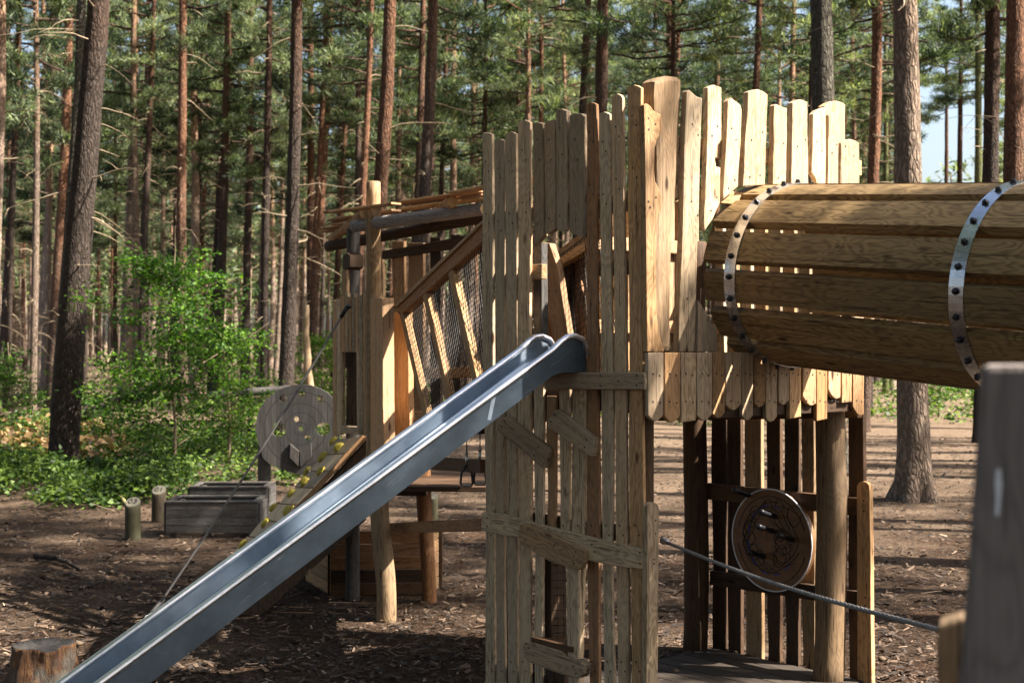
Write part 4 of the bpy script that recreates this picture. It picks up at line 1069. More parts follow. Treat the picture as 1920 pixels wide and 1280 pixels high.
# ------------------------------------------------------------------ target disc
DP = Plane.two(480, 19.0, 625, 19.0)
def ell(cx_, cy_, rx, ry, n=18): return [(cx_+rx*math.cos(2*math.pi*k/n), cy_+ry*math.sin(2*math.pi*k/n)) for k in range(n)]
def disc_mat():
    m, n, b = mat('grooved_target_wood'); tc = nd(n, 'ShaderNodeTexCoord'); o = tc.outputs['Object']
    sep = nd(n, 'ShaderNodeSeparateXYZ'); n.links.new(o, sep.inputs[0])
    fx = math_(n, 'ABSOLUTE', math_(n, 'SUBTRACT', math_(n, 'FRACT', math_(n, 'MULTIPLY', math_(n, 'ADD', sep.outputs['X'], 5.02), 8.0)), 0.5))
    gl = math_(n, 'MULTIPLY', math_(n, 'SUBTRACT', fx, 0.465, clamp=True), 40.0, clamp=True)
    cell = math_(n, 'FLOOR', math_(n, 'MULTIPLY', math_(n, 'ADD', sep.outputs['X'], 5.02+0.0625), 8.0))
    wn = nd(n, 'ShaderNodeTexWhiteNoise', noise_dimensions='1D'); n.links.new(cell, wn.inputs['W'])
    r = math_(n, 'SQRT', math_(n, 'ADD', math_(n, 'MULTIPLY', sep.outputs['X'], sep.outputs['X']), math_(n, 'MULTIPLY', sep.outputs['Z'], sep.outputs['Z'])))
    rg = None
    for rad in (0.085, 0.215, 0.335, 0.49):
        q = math_(n, 'MULTIPLY', math_(n, 'SUBTRACT', 0.008, math_(n, 'ABSOLUTE', math_(n, 'SUBTRACT', r, rad)), clamp=True), 250.0, clamp=True)
        rg = q if rg is None else math_(n, 'MAXIMUM', rg, q)
    f = noise_(n, scaled(n, o, (28, 28, 2.2)), 1.4, 6)
    c = ramp(n, f, [(0.3, (0.016, 0.015, 0.015)), (0.72, (0.060, 0.057, 0.053))])
    c = mix(n, 1.0, c, math_(n, 'ADD', 0.7, math_(n, 'MULTIPLY', wn.outputs['Value'], 0.6)), 'MULTIPLY')
    c = mix(n, math_(n, 'MAXIMUM', gl, rg), c, (0.012, 0.011, 0.01))
    n.links.new(c, b.inputs['Base Color']); b.inputs['Roughness'].default_value = 0.85
    return m
M['disc'] = disc_mat()
tg_ = empty('target_board', P(552, 640, 19) - Vector((0, 0, CAM)), 'large round grey plank board with holes and ring grooves on a post', 'play board')
kx = 170/1145.0
def dz(x, y): return (470+x*kx, 710+y*kx)
outer = [dz(*p) for p in [(640, 70), (760, 80), (880, 125), (960, 170), (1040, 240), (1090, 320), (1120, 420), (1135, 560), (1130, 700), (1090, 850), (1040, 930), (960, 1020), (850, 1100), (760, 1150), (700, 1190), (640, 1215), (600, 1210), (500, 1180), (390, 1140), (290, 1100), (240, 1075), (155, 1000), (120, 880), (80, 760), (62, 600), (80, 470), (130, 350), (200, 260), (300, 170), (420, 110), (530, 80)]]
holes_ = [(408, 247, 50, 47), (647, 194, 48, 46), (877, 255, 45, 45), (577, 508, 32, 36), (352, 640, 92, 92), (632, 630, 36, 30), (718, 742, 40, 40), (915, 635, 95, 84)]
q0_ = DP.hit(*dz(632, 630)); 
disc = board('round_board', tg_, DP, outer, 0.05, M['disc'], 0, bevel=0, holes=[ell(*dz(a, b_), c*kx, d_*kx) for a, b_, c, d_ in holes_])
# recentre grooves on the bullseye
cxz = WORLD[disc.name].inverted() @ DP.at(q0_[0], q0_[1], 0)
for v in disc.data.vertices: v.co -= Vector((cxz.x, 0, cxz.z))
disc.matrix_local = Matrix.Translation(-tg_.location) @ WORLD[disc.name] @ Matrix.Translation((cxz.x, 0, cxz.z))
board('wedge_board', tg_, DP, [dz(*p) for p in [(495, 815), (610, 915), (600, 1105), (490, 995)]], 0.03, M['weathered'], -0.032)
board('wedge_board', tg_, DP, [dz(*p) for p in [(618, 915), (765, 800), (768, 990), (640, 1110), (618, 1100)]], 0.03, M['weathered'], -0.032)
pp = P(492, 640, 19.1); log('support_post', tg_, (pp.x+0.01, 19.16, -0.05), (pp.x+0.04, 19.16, 1.05), 0.09, 0.085, m=M['weathered'], bend=0.01)
pp = P(600, 640, 19.1); log('support_post', tg_, (pp.x, 19.2, -0.05), (pp.x, 19.2, 0.8), 0.07, m=M['weathered'])

# ------------------------------------------------------------------ planter boxes
def planter(px0, px1, Z, zt, depth, lab, ang=0.12):
    a = P(px0, 640, Z); b_ = P(px1, 640, Z); L = b_.x-a.x
    e = empty('wooden_planter', (a.x+L/2, Z+depth/2, 0), lab, 'planter box', 'grey wooden planter boxes')
    d = Vector((math.cos(ang), math.sin(ang)*0.15, 0)); pl = Plane((a.x, Z), (d.x, d.y)); pb = Plane(pl.at(0, 0, depth), pl.d)
    nb = 4; z0 = 0.06
    for i in range(nb):
        za = z0+(zt-z0)*i/nb; zb = z0+(zt-z0)*(i+1)/nb-0.005
        for q in (pl, pb):
            board('plank', e, q, [(0, za), (L, za), (L, zb), (0, zb)], 0.028, M['weathered'], 0 if q is pl else -0.028, (1, 0), px=False, bevel=0.003)
        for t in (0.0, L):
            sp = Plane(pl.at(t, 0), pl.n*1.0); sp2 = sp
            board('plank', e, sp, [(0.03, za), (depth-0.03, za), (depth-0.03, zb), (0.03, zb)], 0.028, M['weathered'], -0.028 if t else 0.0, (1, 0), px=False, bevel=0.003)
    for t in (0.07, L-0.07):
        for o_ in (0.07, depth-0.07):
            beam('corner_leg', e, pl.at(t, 0.0, o_), pl.at(t, zt-0.02, o_), 0.06, 0.06, M['weathered'])
    for q, o_ in ((pl, -0.006), (pb, -0.034)):
        beam('top_rim', e, q.at(-0.01, zt+0.008, o_+0.03), q.at(L+0.01, zt+0.008, o_+0.03), 0.07, 0.02, M['weathered'], 0.003)
    for t in (0.03, L-0.03): beam('top_rim', e, pl.at(t, zt+0.008, 0.06), pl.at(t, zt+0.008, depth-0.045), 0.06, 0.018, M['weathered'], 0.003)
    return e
planter(311, 482, 15.9, 0.40, 0.60, 'front grey wooden planter box, the one with its near side fully visible')
planter(356, 500, 17.3, 0.42, 0.6, 'rear grey wooden planter box half hidden behind the front one')

# bollards
def bollard(px, yb, yt, wpx, txt, lab):
    Z = F*CAM/(yb-HOR); c = P(px, 640, Z); r = wpx/2*Z/F; ht = P(px, yt, Z).z
    e = empty('bollard', (c.x, Z, 0), lab, 'bollard', 'low round timber bollards')
    verts = []; faces = []; S = 24; rise = r*1.15
    for (z, rr) in ((-0.05, r*1.02), (0.12, r), (0.28, r*0.99)):
        for k in range(S):
            t = 2*math.pi*k/S; verts.append((math.cos(t)*rr, math.sin(t)*rr, z))
    for fr, sc_ in ((0, 1.0), (0.012, 0.93)):
        for k in range(S):
            t = 2*math.pi*k/S; y = math.sin(t)*r*sc_
            verts.append((math.cos(t)*r*sc_, y, ht-rise+(y+r)/(2*r)*rise+fr))
    for i in range(4):
        for k in range(S): faces.append((i*S+k, i*S+(k+1) % S, (i+1)*S+(k+1) % S, (i+1)*S+k))
    faces.append(tuple(4*S+k for k in range(S)))
    me = bpy.data.meshes.new('bollard_post'); me.from_pydata(verts, [], faces); me.materials.append(M['mossy']); me.materials.append(M['bollard_top'])
    me.polygons.foreach_set('material_index', [0]*(4*S)+[1])
    me.polygons.foreach_set('use_smooth', [True]*(3*S)+[False]*(S+1))
    W = Matrix.Translation((c.x, Z, 0)); link('timber_post', me, e, W)
    al = math.atan2(rise, 2*r)
    zc = ht-rise/2+0.018
    Wt = Matrix.Translation((c.x, Z, zc)) @ Matrix.Rotation(al, 4, 'X')
    if txt: text('carved_number', e, txt, r*1.25, Wt, M['ink'])
M['bollard_top'] = plain('pale_lichened_top', (0.105, 0.10, 0.075), 0.9)
bollard(249, 1011, 934, 29, '03', 'short round timber bollard carved 03, in front at left')
bollard(298, 978, 912, 27, '01', 'short dark round timber bollard further back beside the planter boxes')
bollard(812, 985, 925, 19, '', 'small grey round timber bollard behind the beam under the slide')

# ------------------------------------------------------------------ stump, sticks, logs
def stump():
    Z = 8.95; c = P(83, 640, Z); e = empty('tree_stump', (c.x, Z, 0), 'rotting reddish-brown tree stump with torn bark at lower left', 'tree stump')
    S = 60; nz = 16; verts = []; faces = []; H = 0.30
    for i in range(nz+1):
        f = i/nz
        for k in range(S):
            t = 2*math.pi*k/S
            base = 0.175+0.13*(1-f)**2.2*(0.6+0.6*max(0, math.sin(t*2.5+1.0)))
            rr = base*(1+0.16*noise.noise(Vector((math.cos(t)*1.7, math.sin(t)*1.7, f*0.8)))+0.10*noise.noise(Vector((math.cos(t)*6, math.sin(t)*6, f*1.5)))+0.03*noise.noise(Vector((math.cos(t)*16, math.sin(t)*16, f*6))))
            h = H*(1+0.10*noise.noise(Vector((math.cos(t)*1.3+4, math.sin(t)*1.3, 0))))
            verts.append((math.cos(t)*rr*1.08, math.sin(t)*rr, -0.05+f*(h+0.05)))
    for i in range(nz):
        for k in range(S): faces.append((i*S+k, i*S+(k+1) % S, (i+1)*S+(k+1) % S, (i+1)*S+k))
    m0 = len(faces); top0 = nz*S
    inner = len(verts)
    for k in range(S):
        x, y, z = verts[top0+k]; verts.append((x*0.75, y*0.75, z-0.02+0.02*noise.noise(Vector((x*20, y*20, 0)))))
    verts.append((0, 0, H-0.02)); cc = len(verts)-1
    for k in range(S):
        faces.append((top0+k, top0+(k+1) % S, inner+(k+1) % S, inner+k)); faces.append((inner+k, inner+(k+1) % S, cc))
    me = bpy.data.meshes.new('stump_wood'); me.from_pydata(verts, [], faces)
    m, n, b = mat('rotten_stump'); tc = nd(n, 'ShaderNodeTexCoord'); o = tc.outputs['Object']
    f = noise_(n, scaled(n, o, (16, 16, 5)), 1.5, 7, None, 0.7); g = noise_(n, o, 5.0, 3)
    c1 = ramp(n, f, [(0.3, (0.02, 0.009, 0.005)), (0.55, (0.10, 0.045, 0.018)), (0.78, (0.32, 0.17, 0.05))])
    c2 = ramp(n, f, [(0.3, (0.03, 0.025, 0.02)), (0.7, (0.14, 0.12, 0.095))])
    n.links.new(mix(n, math_(n, 'MULTIPLY', math_(n, 'SUBTRACT', g, 0.46, clamp=True), 8.0, clamp=True), c1, c2), b.inputs['Base Color'])
    b.inputs['Roughness'].default_value = 0.9; bump(n, b, f, 1.0, 0.04)
    me.materials.append(m); me.materials.append(M['weathered'])
    me.polygons.foreach_set('material_index', [0]*m0+[1]*(len(faces)-m0)); me.polygons.foreach_set('use_smooth', [True]*len(faces))
    link('stump_wood', me, e, Matrix.Translation((c.x, Z, 0)))
stump()
def stick(name, pts, rad, m, lab, cat='branch'):
    mb = MB(); P_ = [Vector(p) for p in pts]; Q = []
    for i in range(len(P_)-1):
        for f in (0, 0.33, 0.66): Q.append(P_[i].lerp(P_[i+1], f)+Vector((R.uniform(-1, 1), R.uniform(-1, 1), R.uniform(-1, 1)))*rad*0.35)
    Q.append(P_[-1]); mb.tube(Q, [rad*(1-0.5*i/len(Q)) for i in range(len(Q))], 9)
    o = mb.build(name, [m]); return tag(o, lab, cat)
def g(px, py, up=0.0):
    Z = F*(CAM-up)/(py-HOR); v = P(px, HOR, Z); v.z = up; return v
stick('fallen_stick', [g(66, 1043, .03), g(95, 1044, .05), g(125, 1052, .05), g(152, 1066, .03)], 0.032, M['bark'], 'short dark fallen stick lying on the bark mulch at left')
stick('fallen_branch', [g(110, 930, .05), g(150, 928, .07), g(190, 926, .10), g(225, 934, .10), g(240, 946, .08)], 0.045, M['moss_stick'], 'mossy fallen branch lying behind the bollard marked 03')
stick('fallen_log', [P(150, 782, 31), P(185, 770, 30.5), P(225, 752, 30), P(262, 738, 29.6), P(300, 722, 29.3)], 0.16, M['bark'], 'dark leaning fallen trunk crossing the shrub at left', 'fallen tree')
stick('bare_pole', [P(585, 748, 24), P(578, 690, 24), P(573, 640, 24), P(577, 600, 24), P(575, 572, 24)], 0.075, M['stick'], 'bare crooked pale pole standing behind the round board', 'pole')
stick('twig', [g(140, 950, .03), g(175, 945, .08), g(215, 958, .02)], 0.014, M['twig'], 'thin bare twig on the ground beside the mossy branch', 'branch')
stick('ground_root', [g(150, 1105, .01), g(175, 1094, .03), g(197, 1085, .02)], 0.018, M['bark'], 'small dark root end on the mulch below the fallen stick', 'branch')
# log bench behind the disc
be = empty('log_bench', P(460, 640, 27) - Vector((0, 0, CAM)), 'rustic log rail on short posts behind the round board', 'bench')
log('rail_log', be, P(395, 741, 26.5), P(545, 728, 27.0), 0.075, 0.065, m=M['weathered'], cap=M['weathered'])
log('leg', be, (P(456, 640, 26.9).x, 26.9, -0.05), P(455, 742, 26.9), 0.06, m=M['bark']); log('leg', be, (P(470, 640, 27.2).x, 27.2, -0.05), P(469, 745, 27.2), 0.055, m=M['bark'])
beam('bench_plank', be, P(440, 748, 27), P(505, 744, 27), 0.25, 0.05, M['oak'])

# ------------------------------------------------------------------ trees
def crown_mesh(seed, H, Rm, nb, shape='pine', dens=1.0, blade=0.24, bw=0.034):
    """pine crown: whorled limbs carrying tufts of needles; trunk top is local z = H"""
    rng = np.random.default_rng(seed); rr = random.Random(seed)
    C = []; AX = []; mb = MB()
    for i in range(nb):
        f = (i+rr.random())/nb                       # 0 bottom .. 1 top
        z = H*f
        prof = (0.75+0.5*math.sin(math.pi*min(1, f*1.1))) * (1-f**3)*0.85+0.12
        if f < 0.25: prof *= 0.55+rr.random()*0.6
        L = Rm*prof*(0.6+0.55*rr.random()); az = rr.random()*6.283
        up = -0.18+0.75*f+rr.uniform(-.15, .15)
        d = Vector((math.cos(az), math.sin(az), up)).normalized()
        pts = []; p = Vector((0, 0, z)); n = 6
        for j in range(n+1):
            pts.append(p.copy()); dd = d+Vector((rr.uniform(-.28, .28), rr.uniform(-.28, .28), rr.uniform(-.2, .22)+0.04*j)); p = p+dd.normalized()*L/n
        mb.tube(pts, [0.035*(L/Rm+0.3)*(1-0.8*j/n)+0.004 for j in range(n+1)], 4, caps=False)
        bare = 0.30 if f > 0.25 else 0.5
        nt_ = int((7+12*L/Rm)*dens)
        for q in range(nt_):
            t = bare+(1-bare)*rr.random()**0.7; k = min(n-1, int(t*n)); a = pts[k].lerp(pts[k+1], t*n-k)
            side = Vector((rr.gauss(0, 1), rr.gauss(0, 1), rr.gauss(0, .35))).normalized()*L*0.30*rr.random()*(1.15-t*0.4)
            b_ = a+side+Vector((0, 0, 0.05*L*rr.random()))
            if rr.random() < 0.35: mb.tube([a, a.lerp(b_, .5)+Vector((0, 0, -0.02)), b_], [0.010, 0.007, 0.003], 3, caps=False)
            C.append(b_); AX.append((b_-a+d*0.1+Vector((0, 0, 0.12))).normalized())
    C = np.array([tuple(c) for c in C]); AX = np.array([tuple(a) for a in AX]); T_ = len(C); K = 30
    cc = np.repeat(C, K, 0)+rng.normal(size=(T_*K, 3))*np.array([0.13, 0.13, 0.06]); aa = np.repeat(AX, K, 0)
    dr = unit(aa*0.8+rng.normal(size=(T_*K, 3))*0.62); ss = unit(np.cross(dr, rng.normal(size=(T_*K, 3))))
    L = blade*(0.55+0.8*rng.random((T_*K, 1))); wd = bw*(0.6+0.8*rng.random((T_*K, 1)))
    V = np.stack([cc-ss*wd/2, cc+ss*wd/2, cc+dr*L], 1).reshape(-1, 3)
    n0 = len(mb.v); me = bpy.data.meshes.new('crown')
    Vw = np.array([tuple(v) for v in mb.v], dtype=np.float64).reshape(-1, 3)
    allv = np.concatenate([Vw, V]); nv = len(allv)
    li = [i for f_ in mb.f for i in f_]; ls = []; s_ = 0
    for f_ in mb.f: ls.append(s_); s_ += len(f_)
    li = np.concatenate([np.array(li, dtype=np.int32), np.arange(n0, nv, dtype=np.int32)])
    ls = np.concatenate([np.array(ls, dtype=np.int32), s_+np.arange(0, len(V), 3, dtype=np.int32)])
    me.vertices.add(nv); me.vertices.foreach_set('co', allv.astype(np.float32).ravel())
    me.loops.add(len(li)); me.loops.foreach_set('vertex_index', li)
    me.polygons.add(len(ls)); me.polygons.foreach_set('loop_start', ls)
    me.materials.append(M['needles']); me.materials.append(M['bark_red'])
    mi = np.zeros(len(ls), dtype=np.int32); mi[:len(mb.f)] = 1
    me.polygons.foreach_set('material_index', mi); me.update(calc_edges=True)
    return me
CROWNS = [crown_mesh(100+i, 8.0+i % 3, 2.3+0.25*(i % 4), 34+3*(i % 3)) for i in range(6)]
LOWCROWNS = [crown_mesh(200+i, 12.0, 2.0+0.25*i, 34+4*i, dens=0.60, blade=0.17+0.035*i, bw=0.028+0.003*i) for i in range(6)]

def twigs(mb, r0, z0, z1, n, rr, lean=lambda z: Vector((0, 0, z)), big=1.0, mi=1):
    for i in range(n):
        z = rr.uniform(z0, z1); az = rr.random()*6.283; L = rr.uniform(0.35, 1.7)*big; p = lean(z)
        d = Vector((math.cos(az), math.sin(az), rr.uniform(-.25, .45))); pts = []; m_ = 5
        p = p+Vector((math.cos(az), math.sin(az), 0))*r0*0.6
        for j in range(m_+1):
            pts.append(p.copy()); d += Vector((rr.uniform(-.25, .25), rr.uniform(-.25, .25), rr.uniform(-.32, .12))); p = p+d.normalized()*L/m_
        r = rr.uniform(0.009, 0.02)*(0.6+0.4*big)
        mb.tube(pts, [r*(1-0.8*j/m_) for j in range(m_+1)], 4, mi, caps=False)
        for q in range(2):
            k = rr.randint(1, m_-1); a = pts[k]; dd = Vector((rr.uniform(-1, 1), rr.uniform(-1, 1), rr.uniform(-.6, .4)))*L*0.28
            mb.tube([a, a+dd*0.5+Vector((0, 0, 0.02)), a+dd], [r*0.5, r*0.35, r*0.15], 3, mi, caps=False)

def trunk_mesh(pts, radii, sides, rough, seed, m, tw=0, tz=(2.5, 9), flare=0.0):
    rr = random.Random(seed); mb = MB(); v = []; n = len(pts)
    # resample
    N = max(n, int(pts[-1].z/0.35)) if sides > 12 else n*3
    P2 = []; R2 = []
    for i in range(N+1):
        f = i/N*(n-1); k = min(n-2, int(f)); P2.append(pts[k].lerp(pts[k+1], f-k)); R2.append(radii[k]+(radii[k+1]-radii[k])*(f-k))
    b0 = 0
    for i, p in enumerate(P2):
        z = p.z
        for k in range(sides):
            t = 2*math.pi*k/sides
            fl = flare*math.exp(-max(0, z)/0.28)*(0.55+0.45*math.sin(5*t+seed)+0.3*noise.noise(Vector((math.cos(t)*2, math.sin(t)*2, seed))))
            r = R2[i]*(1+rough*noise.noise(Vector((math.cos(t)*2.5+seed, math.sin(t)*2.5, z*2.2)))+rough*0.5*noise.noise(Vector((math.cos(t)*8, math.sin(t)*8, z*5+seed))))+fl
            mb.v.append(Vector((p.x+math.cos(t)*r, p.y+math.sin(t)*r, z)))
    for i in range(N):
        for k in range(sides):
            mb.f.append((i*sides+k, i*sides+(k+1) % sides, (i+1)*sides+(k+1) % sides, (i+1)*sides+k)); mb.m.append(0)
    if tw:
        def ln(z):
            for i in range(n-1):
                if pts[i+1].z >= z: return pts[i].lerp(pts[i+1], (z-pts[i].z)/max(1e-6, pts[i+1].z-pts[i].z))
            return pts[-1]
        twigs(mb, radii[0], tz[0], tz[1], tw, rr, ln)
    return mb.mesh('trunk', [m, M['twig']])

trees_at = []
def listed(xt, yt, xb, yb, wpx, Z, label, m='bark', H=None, cb=None, crown=None, tw=14, bend=0.0, rough=0.10, flare=0.05, group=None, sc=1.0, tz=None):
    """a pine whose centre line passes the two traced points; wpx is its width low down"""
    a = P(xt, yt, Z); b_ = P(xb, yb, Z); sl_ = (a.x-b_.x)/(a.z-b_.z); bx0 = b_.x-sl_*b_.z
    H = H or R.uniform(17, 20); r0 = wpx*Z/F/2*1.04; z0 = gz(bx0, Z)-0.08
    n = 9; pts = []; rad = []
    for i in range(n+1):
        f = i/n; z = f*H
        sx = sl_*z if z < 8 else sl_*8+(z-8)*sl_*0.4
        pts.append(Vector((sx+bend*math.sin(f*5+r0*40)*min(1, z), 0.12*math.sin(f*4+bx0), z))); rad.append(max(0.03, r0*(1.0-0.62*f)))
    e = empty('pine_tree', (bx0, Z, z0), label, 'pine tree', group)
    me = trunk_mesh(pts, rad, 28 if Z < 45 else 14, rough, R.random()*50, M[m], tw, tz or ((2.6, 10) if Z > 30 else (3.5, 9)), flare if Z < 70 else 0)
    link('trunk', me, e, Matrix.Translation((bx0, Z, z0)))
    cb = cb if cb is not None else (10.5 if Z < 40 else 8.0)
    lib = CROWNS if H-cb < 10.5 else LOWCROWNS
    k = R.randrange(len(lib)) if crown is None else crown
    Hc = (8.0+k % 3) if lib is CROWNS else 12.0
    s_ = (H+0.4-cb)/Hc
    top_ = pts[-1]; x_ = np.interp(cb, [p.z for p in pts], [p.x for p in pts])
    sh = (top_.x-x_)/max(0.1, H-cb)
    W = Matrix.Translation((bx0+x_, Z, z0+cb)) @ Matrix(((1, 0, sh, 0), (0, 1, 0, 0), (0, 0, 1, 0), (0, 0, 0, 1))) @ Matrix.Rotation(R.random()*6.28, 4, 'Z') @ Matrix.Diagonal((sc*0.85, sc*0.85, s_, 1))
    link('crown', lib[k], e, W)
    trees_at.append((bx0, Z)); return e

listed(4, 0, -8, 330, 26, 34, 'sunlit pale pink pine trunk cut by the left edge of the picture', 'bark_lit')
listed(106, 60, 74, 710, 18, 60, 'slim sunlit orange pine trunk furthest left that is fully in view', 'bark_lit', cb=6.5)
listed(142, 0, 100, 700, 24, 47, 'dark pinkish pine trunk just left of the thick foreground pine', 'bark_red', cb=8)
listed(163, 0, 124, 500, 24, 33, 'grey pine trunk half hidden behind the thick foreground pine', 'bark_grey')
listed(184, 0, 120, 880, 54, 24.2, 'thickest dark ridged pine trunk standing in the undergrowth at left', 'bark', bend=0.02, tw=22, tz=(3.5, 9), rough=0.08)
listed(259, 0, 235, 745, 25, 52, 'pine trunk sunlit white low down, left of the green shrub', 'bark_lit', cb=7.5)
listed(284, 0, 262, 745, 17, 56, 'slim dark pine trunk paired close beside a whiter one left of the shrub', 'bark', cb=8)
listed(309, 180, 303, 560, 11, 74, 'thin bright pine trunk seen above the green shrub', 'bark_lit', cb=5.5)
listed(438, 0, 405, 720, 21, 50, 'straight dark pine trunk rising from the right half of the shrub', 'bark', cb=8)
listed(404, 60, 372, 560, 12, 66, 'thin dark pine trunk leaning right above the middle of the shrub', 'bark_red', cb=6)
listed(512, 0, 488, 735, 22, 57, 'pine trunk glaring white in the sun low down, left of the round board', 'bark_lit', cb=7.5)
listed(476, 60, 458, 725, 17, 52, 'dark slim pine trunk just left of the white sunlit one', 'bark', cb=8)
listed(563, 0, 531, 760, 30, 33, 'broad dark pine trunk rising behind the round board', 'bark', bend=0.03, rough=0.12)
listed(581, 0, 583, 720, 17, 49, 'orange-brown pine trunk next to the broad dark one behind the round board', 'bark_red', cb=8)
listed(646, 0, 628, 700, 13, 64, 'thin forked-looking pine trunk above the left end of the slatted roof', 'bark', cb=7)
listed(739, 0, 695, 600, 32, 30, 'thick red-barked pine trunk leaning right behind the tall roof post', 'bark_red', bend=0.02, rough=0.12, tw=8)
listed(754, 0, 742, 600, 13, 54, 'thin sun-streaked pine trunk tight behind the thick red one', 'bark_lit', cb=8)
listed(803, 0, 772, 600, 19, 46, 'grey-brown pine trunk left one of the crossing pair over the slatted roof', 'bark', cb=9)
listed(820, 0, 780, 600, 27, 35, 'dark pine trunk right one of the crossing pair over the slatted roof', 'bark', rough=0.12)
listed(853, 0, 848, 600, 17, 60, 'brilliant white sunlit pine trunk above the slatted roof', 'bark_lit', cb=9)
listed(894, 10, 880, 600, 15, 62, 'patchy orange pine trunk left of the first slat of the tower', 'bark_lit', cb=7)
listed(1001, 0, 980, 400, 16, 55, 'pine trunk bright above and red below, over the left slats', 'bark_lit', cb=8)
listed(1056, 0, 1040, 400, 15, 60, 'pine trunk with a sunny right edge above the short slats', 'bark_lit', cb=7)
listed(1133, 0, 1120, 400, 31, 34, 'thick dark pine trunk above the middle slats of the tower', 'bark', rough=0.13, cb=9.5)
listed(1253, 0, 1258, 400, 19, 50, 'reddish pine trunk directly above the thick log slat', 'bark_red', cb=9)
listed(1346, 0, 1343, 400, 17, 55, 'orange pine trunk with a bright sunny edge above the tunnel face', 'bark_red', cb=9)
listed(1334, 0, 1332, 400, 9, 90, 'very thin pine trunk close behind the orange one above the tunnel face', 'bark', cb=9)
listed(1542, 0, 1550, 400, 50, 24, 'thick grey mossy trunk behind the right-hand slats', 'bark_grey', bend=0.01, tw=4, flare=0.1)
listed(1648, 0, 1618, 808, 26, 35, 'reddish-brown pine trunk between the grey trunk and the thick sunlit one', 'bark_red', rough=0.12)
listed(1648, 40, 1585, 330, 10, 62, 'thin bright pine trunk leaning left behind the reddish-brown one', 'bark_lit', cb=8)
listed(1702, 0, 1712, 938, 57, 19.7, 'thick rough pine trunk with flared roots standing alone on the right, its right side sunlit', 'bark_sun', bend=0.012, rough=0.10, flare=0.24, tw=7, tz=(3.5, 8))
listed(1659, 50, 1661, 700, 12, 58, 'thin mossy green trunk just left of the thick sunlit pine', 'bark_green', cb=11.5)
listed(1776, 60, 1773, 400, 11, 70, 'thin dark pine trunk against the white sky right of the thick sunlit pine', 'bark', cb=13.5)
listed(1802, 0, 1800, 400, 14, 62, 'slim dark pine trunk, second against the white sky above the tunnel', 'bark', cb=12.5)
listed(1834, 0, 1832, 400, 18, 48, 'yellow-green mossy trunk above the tunnel at the right', 'bark_green', cb=10.5)
listed(1862, 0, 1852, 400, 30, 33, 'pine trunk half dark half sunlit above the tunnel near the right edge', 'bark', rough=0.12)
listed(1900, 0, 1892, 830, 42, 26, 'broad dark pine trunk at the right edge above the second steel band', 'bark_red', rough=0.12)
listed(1842, 700, 1838, 826, 34, 31.5, 'dark trunk with its base on the brown ground just left of the blurred near post', 'bark', cb=9)

# the wood behind: repeats sharing trunk and crown meshes
VT = []
for i in range(10):
    rr = random.Random(900+i); H = 19; pts = []; ph = rr.random()*6; ln = rr.uniform(-0.02, 0.05)
    for j in range(8):
        z = H*j/7; pts.append(Vector((ln*z+0.12*math.sin(z*0.3+ph), 0.1*math.sin(z*0.25+ph*2), z)))
    VT.append(trunk_mesh(pts, [0.20*(1-0.65*j/7) for j in range(8)], 9, 0.10, 3.3*i, M[('bark_lit', 'bark_red', 'bark')[i % 3]], 46, (1.8, 12)))
def place(x, y, sc, k, ck, rot, label, group, cb, cname='pine_tree', Hs=1.0, cs=1.0):
    z0 = gz(x, y)-0.1; e = empty(cname, (x, y, z0), label, 'pine tree', group)
    W = Matrix.Translation((x, y, z0)) @ Matrix.Diagonal((sc, sc, Hs, 1))
    o = link('trunk', VT[k], e, W)
    H = 19*Hs; Hc = 12.0; s_ = (H+0.5-cb)/Hc
    tx = VT_top(k, cb/Hs)
    W = Matrix.Translation((x+tx*sc, y, z0+cb)) @ Matrix.Rotation(rot, 4, 'Z') @ Matrix.Diagonal((cs, cs, s_, 1))
    link('crown', LOWCROWNS[ck], e, W); return e
def VT_top(k, z):
    rr = random.Random(900+k); ph = rr.random()*6; ln = rr.uniform(-0.02, 0.05); return ln*z+0.12*math.sin(z*0.3+ph)
rt_ = random.Random(4242); cnt = 0; tries = 0
GAPS = [(1715, 1860, 45, 400)]          # open sky seen between the trunks
while cnt < 252 and tries < 15000:
    tries += 1
    y = 40+ (rt_.random()**0.8)*85; px = rt_.uniform(-120, 2040); x = (px-960)/F*y
    if 1685 < px < 1905: continue
    if 1310 < px < 1340 or (1500 < px < 1560 and y > 45 and rt_.random() < .5): continue
    if any((x-a)**2+(y-b_)**2 < (1.7 if y < 70 else 2.1)**2 for a, b_ in trees_at): continue
    # keep the listed trunks clear of nearer strangers
    trees_at.append((x, y)); cnt += 1
    far_ = y > 72
    place(x, y, rt_.uniform(0.55, 1.05), rt_.randrange(10), rt_.randrange(6), rt_.random()*6.28,
          'slim pine trunk far back in the wood, one of many alike in the distance' if far_ else 'slender pine of the middle distance, one of many alike behind the play area',
          'distant pines at the back of the wood' if far_ else 'slender pines of the middle distance', (7.0 if far_ else 7.8)+rt_.random()*3.0, Hs=rt_.uniform(0.9, 1.2), cs=rt_.uniform(0.68, 0.98))

